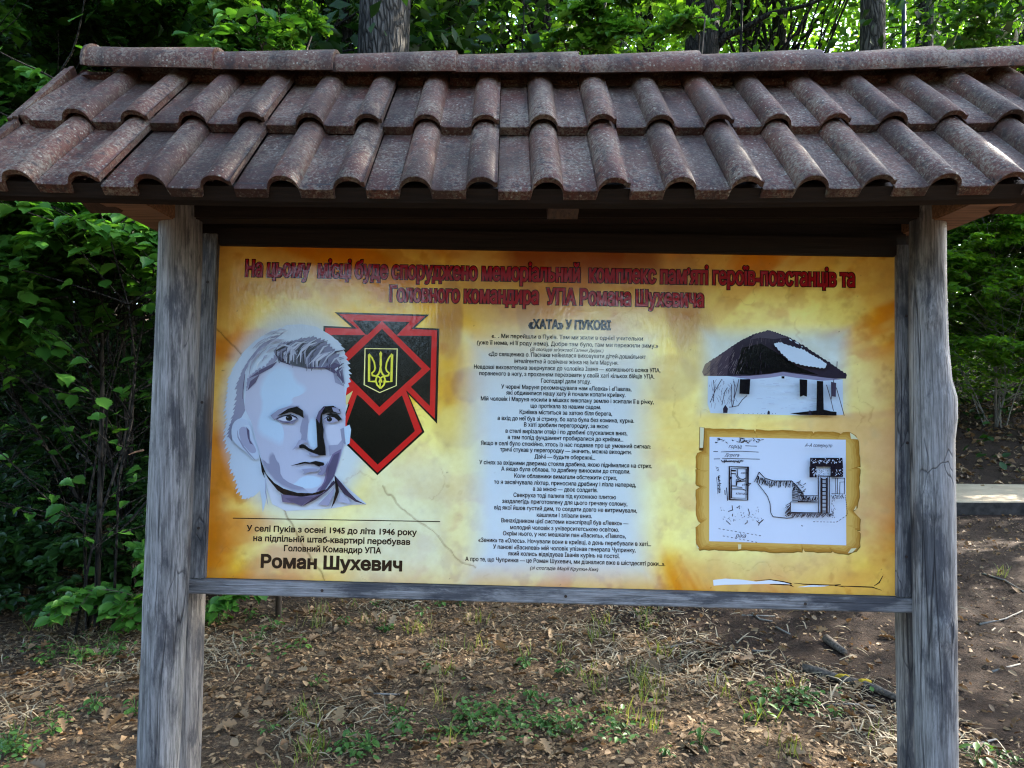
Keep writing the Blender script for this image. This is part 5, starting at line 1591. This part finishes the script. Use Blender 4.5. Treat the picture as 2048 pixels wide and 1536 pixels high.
# far side of the wood: one mass of foliage up the slope
n = 105000
cl = np.stack([RNG.uniform(-34, 38, 300), RNG.uniform(24, 40, 300), RNG.uniform(0.5, 17, 300)], 1)
k = RNG.integers(0, 300, n)
p = cl[k] + RNG.normal(size=(n, 3)) * np.array([1.7, 1.2, 1.1])
p[:, 2] = np.maximum(p[:, 2], 0.1) + terrain(p[:, 0], p[:, 1])
tag(leaves('far_woodland', p, unit(n) * .8 + np.array([0, -.2, .6]), unit(n), RNG.uniform(.25, .42, n), 'diamond', M['leaf_far']), 'bright green mass of distant woodland foliage up the slope', 'woodland', None, 'stuff')
n = 26000
x, y = RNG.uniform(-26, 26, n), RNG.uniform(10.8, 24, n)
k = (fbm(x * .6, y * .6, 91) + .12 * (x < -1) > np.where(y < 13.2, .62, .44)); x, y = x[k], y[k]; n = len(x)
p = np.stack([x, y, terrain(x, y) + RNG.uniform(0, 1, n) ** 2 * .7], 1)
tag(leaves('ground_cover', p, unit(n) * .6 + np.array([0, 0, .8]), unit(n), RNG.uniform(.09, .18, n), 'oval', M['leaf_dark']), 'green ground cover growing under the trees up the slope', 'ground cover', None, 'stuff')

# ------------------------------------------------------------------ forest floor
def scatter(n, x0, x1, y0, y1, dens):
    x, y = RNG.uniform(-1, 1, n), RNG.uniform(0, 1, n) ** 0.8
    y = y0 + (y1 - y0) * y
    x = x * (0.74 * y + 0.5)
    k = RNG.random(n) < dens(x, y)
    x, y = x[k], y[k]
    return np.stack([x, y, terrain(x, y)], 1)
def soilmask(x, y): return sm(1.0, 1.9, x + (y - 4.6) * 0.55 + (fbm(x * 1.2, y * 1.2, 3) - .5) * 1.6)
def onpath(x, y): return (x > 0.3) & (y > 8.62 - (x - 5) * .1 - .03) & (y < 10.45 - (x - 5) * .1)
def d_lit(x, y): return np.where(onpath(x, y), 0.01, (1 - 0.93 * soilmask(x, y)) * (0.35 + 0.9 * fbm(x * 1.7, y * 1.7, 61)))
def flat(n, k): return RNG.normal(size=(n, 3)) * k + np.array([0, 0, 1])
p = scatter(95000, 0, 0, 2.9, 8.6, d_lit); n = len(p); p[:, 2] += RNG.uniform(0.001, 0.016, n)
tag(leaves('leaf_litter', p, flat(n, .30), unit(n) * np.array([1, 1, .25]), RNG.uniform(.011, .038, n), 'shard', M['litter']), 'fine brown shreds of dead leaf covering the forest floor', 'leaf litter', None, 'stuff')
p = scatter(5600, 0, 0, 2.9, 9.0, d_lit); n = len(p); p[:, 2] += RNG.uniform(0.004, 0.022, n)
tag(leaves('dead_leaves', p, flat(n, .40), unit(n) * np.array([1, 1, .2]), RNG.uniform(.028, .062, n), 'curl', M['litter']), 'curled brown dead leaves scattered over the forest floor', 'leaf litter', None, 'stuff')
p = scatter(2600, 0, 0, 2.9, 9.0, d_lit); n = len(p); p[:, 2] += RNG.uniform(0.006, 0.024, n)
tag(leaves('dead_oak_leaves', p, flat(n, .35), unit(n) * np.array([1, 1, .2]), RNG.uniform(.06, .105, n), 'oak', M['litter']), 'lobed dead oak leaves lying on the forest floor', 'leaf litter', None, 'stuff')
p = scatter(9000, 0, 0, 9.0, 15.5, lambda x, y: np.where(onpath(x, y), .05, .3 + .9 * fbm(x * 1.5, y * 1.5, 66))); n = len(p); p[:, 2] += 0.02
tag(leaves('leaf_litter', p, RNG.normal(size=(n, 3)) * .35 + np.array([0, 0, 1]), unit(n) * np.array([1, 1, .2]), RNG.uniform(.06, .12, n), 'curl', M['litter']), 'dead leaves lying on the slope beyond the path', 'leaf litter', None, 'stuff')
def d_st(x, y): return np.where(onpath(x, y), 0, (1 - 0.95 * soilmask(x, y)) * sm(.40, .62, fbm(x * 1.1 + 7, y * 1.1, 71)))
p = scatter(42000, 0, 0, 2.9, 7.5, d_st); n = len(p); p[:, 2] += RNG.uniform(.003, .03, n)
tag(leaves('dry_straw', p, RNG.normal(size=(n, 3)) * .3 + np.array([0, 0, 1]), unit(n) * np.array([1, 1, .35]), RNG.uniform(.03, .15, n), 'blade', M['straw']), 'dry straw and dead grass blades on the ground', 'straw', None, 'stuff')
p = scatter(4200, 0, 0, 2.9, 8.5, lambda x, y: soilmask(x, y) * .8 + .06); n = len(p); p[:, 2] += 0.008
tag(leaves('soil_crumbs', p, unit(n) + np.array([0, 0, .8]), unit(n), RNG.uniform(.012, .05, n), 'curl', M['litter']), 'chips and crumbs of wood and leaf on the bare soil', 'debris', None, 'stuff')
# green grass: tufts of standing blades
ct = scatter(230, 0, 0, 2.95, 7.2, lambda x, y: (1 - .85 * soilmask(x, y)) * sm(.42, .60, fbm(x * 1.3 + 2, y * 1.3 + 5, 81)))
kk = RNG.integers(0, len(ct), 1500); n = len(kk)
p = ct[kk] + np.stack([RNG.normal(size=n) * .045, RNG.normal(size=n) * .045, np.zeros(n)], 1)
d = unit(n) * .55 + np.array([0, 0, 1.0])
tag(leaves('grass', p, unit(n) * np.array([1, 1, .1]) + 1e-3, d, RNG.uniform(.04, .125, n), 'blade', M['grass']), 'sparse tufts of green grass on the forest floor', 'grass', None, 'stuff')

# small leafy weeds, each one a plant of its own
def weed_mesh(seed, n, sz):
    r2 = np.random.default_rng(seed)
    an = r2.uniform(0, 6.28, n); rad = r2.uniform(.01, .06, n) * sz / .05
    p = np.stack([np.cos(an) * rad, np.sin(an) * rad, r2.uniform(.015, .10, n) * sz / .05], 1)
    nr = np.stack([np.cos(an) * .35, np.sin(an) * .35 - .1, np.ones(n)], 1)
    dd = np.stack([np.cos(an), np.sin(an), np.full(n, -.1)], 1)
    lf = leaves('leaves', p, nr, dd, r2.uniform(.6, 1.2, n) * sz, 'oval', M['weed'])
    b = MB()
    for q in p: b.tube([(0, 0, -.01), (q[0] * .5, q[1] * .5, q[2] * .7), tuple(q)], .0014, 4, False)
    st_ = b.build('stems', M['weed'])
    return lf, st_
protos = []
for sd, nn, sz in ((1, 11, .034), (2, 17, .030), (3, 8, .042)):
    protos.append(weed_mesh(sd, nn, sz))
spots = [(985, 1430), (1010, 1415), (940, 1465), (900, 1470), (1090, 1455), (1120, 1465), (1145, 1470), (925, 1440), (715, 1520), (735, 1500), (690, 1505), (1530, 1405), (1555, 1395), (1595, 1400), (1670, 1435), (1520, 1440), (795, 1430), (805, 1465),
         (225, 1290), (235, 1310), (105, 1320), (85, 1330), (160, 1325), (100, 1440), (130, 1450), (105, 1470), (60, 1300), (190, 1420), (270, 1430), (15, 1500), (30, 1510), (215, 1265), (600, 1300), (545, 1260), (520, 1280), (635, 1370), (595, 1430), (540, 1465), (880, 1215), (920, 1210), (1052, 1335), (1130, 1350), (845, 1230), (750, 1212), (1955, 1525), (2000, 1520), (2030, 1530), (1330, 1510), (1060, 1400), (1240, 1460), (560, 1228), (500, 1240), (460, 1215), (440, 1250), (1850, 1540), (690, 1250), (770, 1265), (860, 1345), (1400, 1490)]
wg = random.Random(8)
used = [False] * 3
def ground_at(px, py):
    d = c2w(Vector(((px - 1024) / FPX, (py - 768) / FPX, 1))) - Vector((0, 0, CAM_Z))
    t, z = 2.0, 0.0
    for _ in range(7):                                # intersect with the terrain by fixed-point steps
        t = (z - CAM_Z) / min(d.z, -0.02)
        q = Vector((0, 0, CAM_Z)) + d * t
        z = float(terrain(q.x, q.y))
    q.z = z
    return q
WL = ['small green seedling with oval leaves sprouting from the leaf litter', 'leafy many-stemmed green weed low on the forest floor', 'broad-leaved green sprout standing in the dead leaves']
for px, py in spots:
    k = wg.randrange(3); q = ground_at(px, py)
    t = tag(empty('weed', (q.x, q.y, q.z - .004), wg.uniform(0, 6.28)), WL[k], 'weed', ('seedlings in the leaf litter', 'many-stemmed weeds', 'broad-leaved sprouts')[k])
    s = wg.uniform(.75, 1.45); t.scale = (s, s, s)
    for o in protos[k]:
        c = o if not used[k] else o.copy()
        if used[k]: COL.objects.link(c)
        c.parent = t
    used[k] = True

# low green patches
gp = []
for (cx_, cy_, wx_, wy_, m__) in ((1080, 1452, 130, 34, 420), (960, 1440, 60, 30, 150), (1230, 1475, 80, 20, 110), (712, 1512, 50, 26, 130), (1600, 1412, 80, 26, 190), (160, 1310, 110, 26, 230), (30, 1505, 40, 26, 150), (830, 1480, 160, 30, 130), (540, 1290, 60, 40, 70)):
    for _ in range(int(m__ * .62)):
        q = ground_at(wg.gauss(cx_, wx_ * .55), min(1560, wg.gauss(cy_, wy_ * .6)))
        gp.append((q.x, q.y, q.z + wg.uniform(.01, .07)))
n = len(gp)
tag(leaves('ground_cover', gp, unit(n) * .45 + np.array([0, -.15, 1]), unit(n) * np.array([1, 1, .2]), RNG.uniform(.016, .036, n), 'oval', M['weed']), 'low patches of small green leaves creeping over the litter', 'ground cover', None, 'stuff')

# fallen branch with yellow lichen, a chunk of bark and thin sticks
def lying(name, pts, r, mat, label, cat, group=None):
    W = [ground_at(*p) for p in pts]
    o0_ = W[0].copy()
    t = tag(empty(name, tuple(o0_)), label, cat, group)
    b = MB(); n = len(W)
    b.tube([(w - o0_) + Vector((0, 0, r * .8)) for w in W], [r * (1 - .35 * i / max(1, n - 1)) for i in range(n)], 9)
    b.build('wood', mat, t, smooth=True)
    return t, o0_, W
t, o_, W = lying('fallen_branch', [(1606, 1342), (1640, 1350), (1680, 1364), (1725, 1374), (1760, 1388), (1800, 1406), (1850, 1420)], .024, M['dead_branch'], 'fallen branch with yellow lichen lying left of the right post', 'branch')
lm = m_plain('yellow_lichen', (0.30, 0.21, 0.02), .9, .1, .4, 90)
for i in (2, 3):
    c = (W[i] - o_) + Vector((.01, -.004, .030)); b = MB()
    bm = bmesh.new(); bmesh.ops.create_icosphere(bm, subdivisions=3, radius=.026)
    for v in bm.verts: v.co *= 1 + .35 * (vnoise(v.co.x * 120 + i * 9, v.co.y * 120 + v.co.z * 50, 3) - .5)
    b.add([(c.x + v.co.x * 1.5, c.y + v.co.y * .6, c.z + v.co.z * .62) for v in bm.verts], [[v.index for v in f.verts] for f in bm.faces]); bm.free()
    b.build('lichen', lm, t, smooth=True)
b = MB(); s0 = W[1] - o_ + Vector((0, 0, .01))
b.tube([s0, s0 + Vector((.10, -.10, .02)), s0 + Vector((.16, -.22, .0)), s0 + Vector((.24, -.26, -.01))], [.008, .006, .005, .003], 6); b.build('side_twig', M['twig'], t, smooth=True)
lying('wood_chunk', [(1652, 1284), (1668, 1296), (1690, 1312)], .028, M['dead_branch'], 'short broken chunk of bark on the dark soil below the right end of the panel', 'wood chunk')
STK = [([(1505, 1228), (1520, 1240), (1545, 1245)], 'forked grey stick on the soil under the right part of the rail'), ([(1552, 1256), (1580, 1270)], 'short stick left of the bark chunk'), ([(1482, 1232), (1550, 1234)], 'thin straight stick just under the rail on the right'),
       ([(1640, 1412), (1700, 1410), (1750, 1414)], 'pale stick below the fallen branch'), ([(1505, 1303), (1535, 1305)], 'small pale stick on the bare soil'), ([(1320, 1300), (1390, 1285)], 'long thin twig on the litter right of the middle'), ([(1960, 1250), (2010, 1240), (2045, 1225)], 'curved twig on the dark soil right of the right post'),
       ([(1930, 1500), (1975, 1485), (1998, 1480)], 'pale arched twig at the foot of the right post'), ([(745, 1390), (800, 1391)], 'pale straw-coloured stick left of the middle foreground'), ([(1985, 1345), (2040, 1330)], 'straight twig by the right edge'), ([(1965, 1150), (2010, 1165), (2048, 1185)], 'long bent twig on the soil below the path')]
for pts, lab in STK:
    lying('stick', pts, .007, M['pale_twig'], lab, 'stick')

bpy.data.objects.remove(FONT.ob)
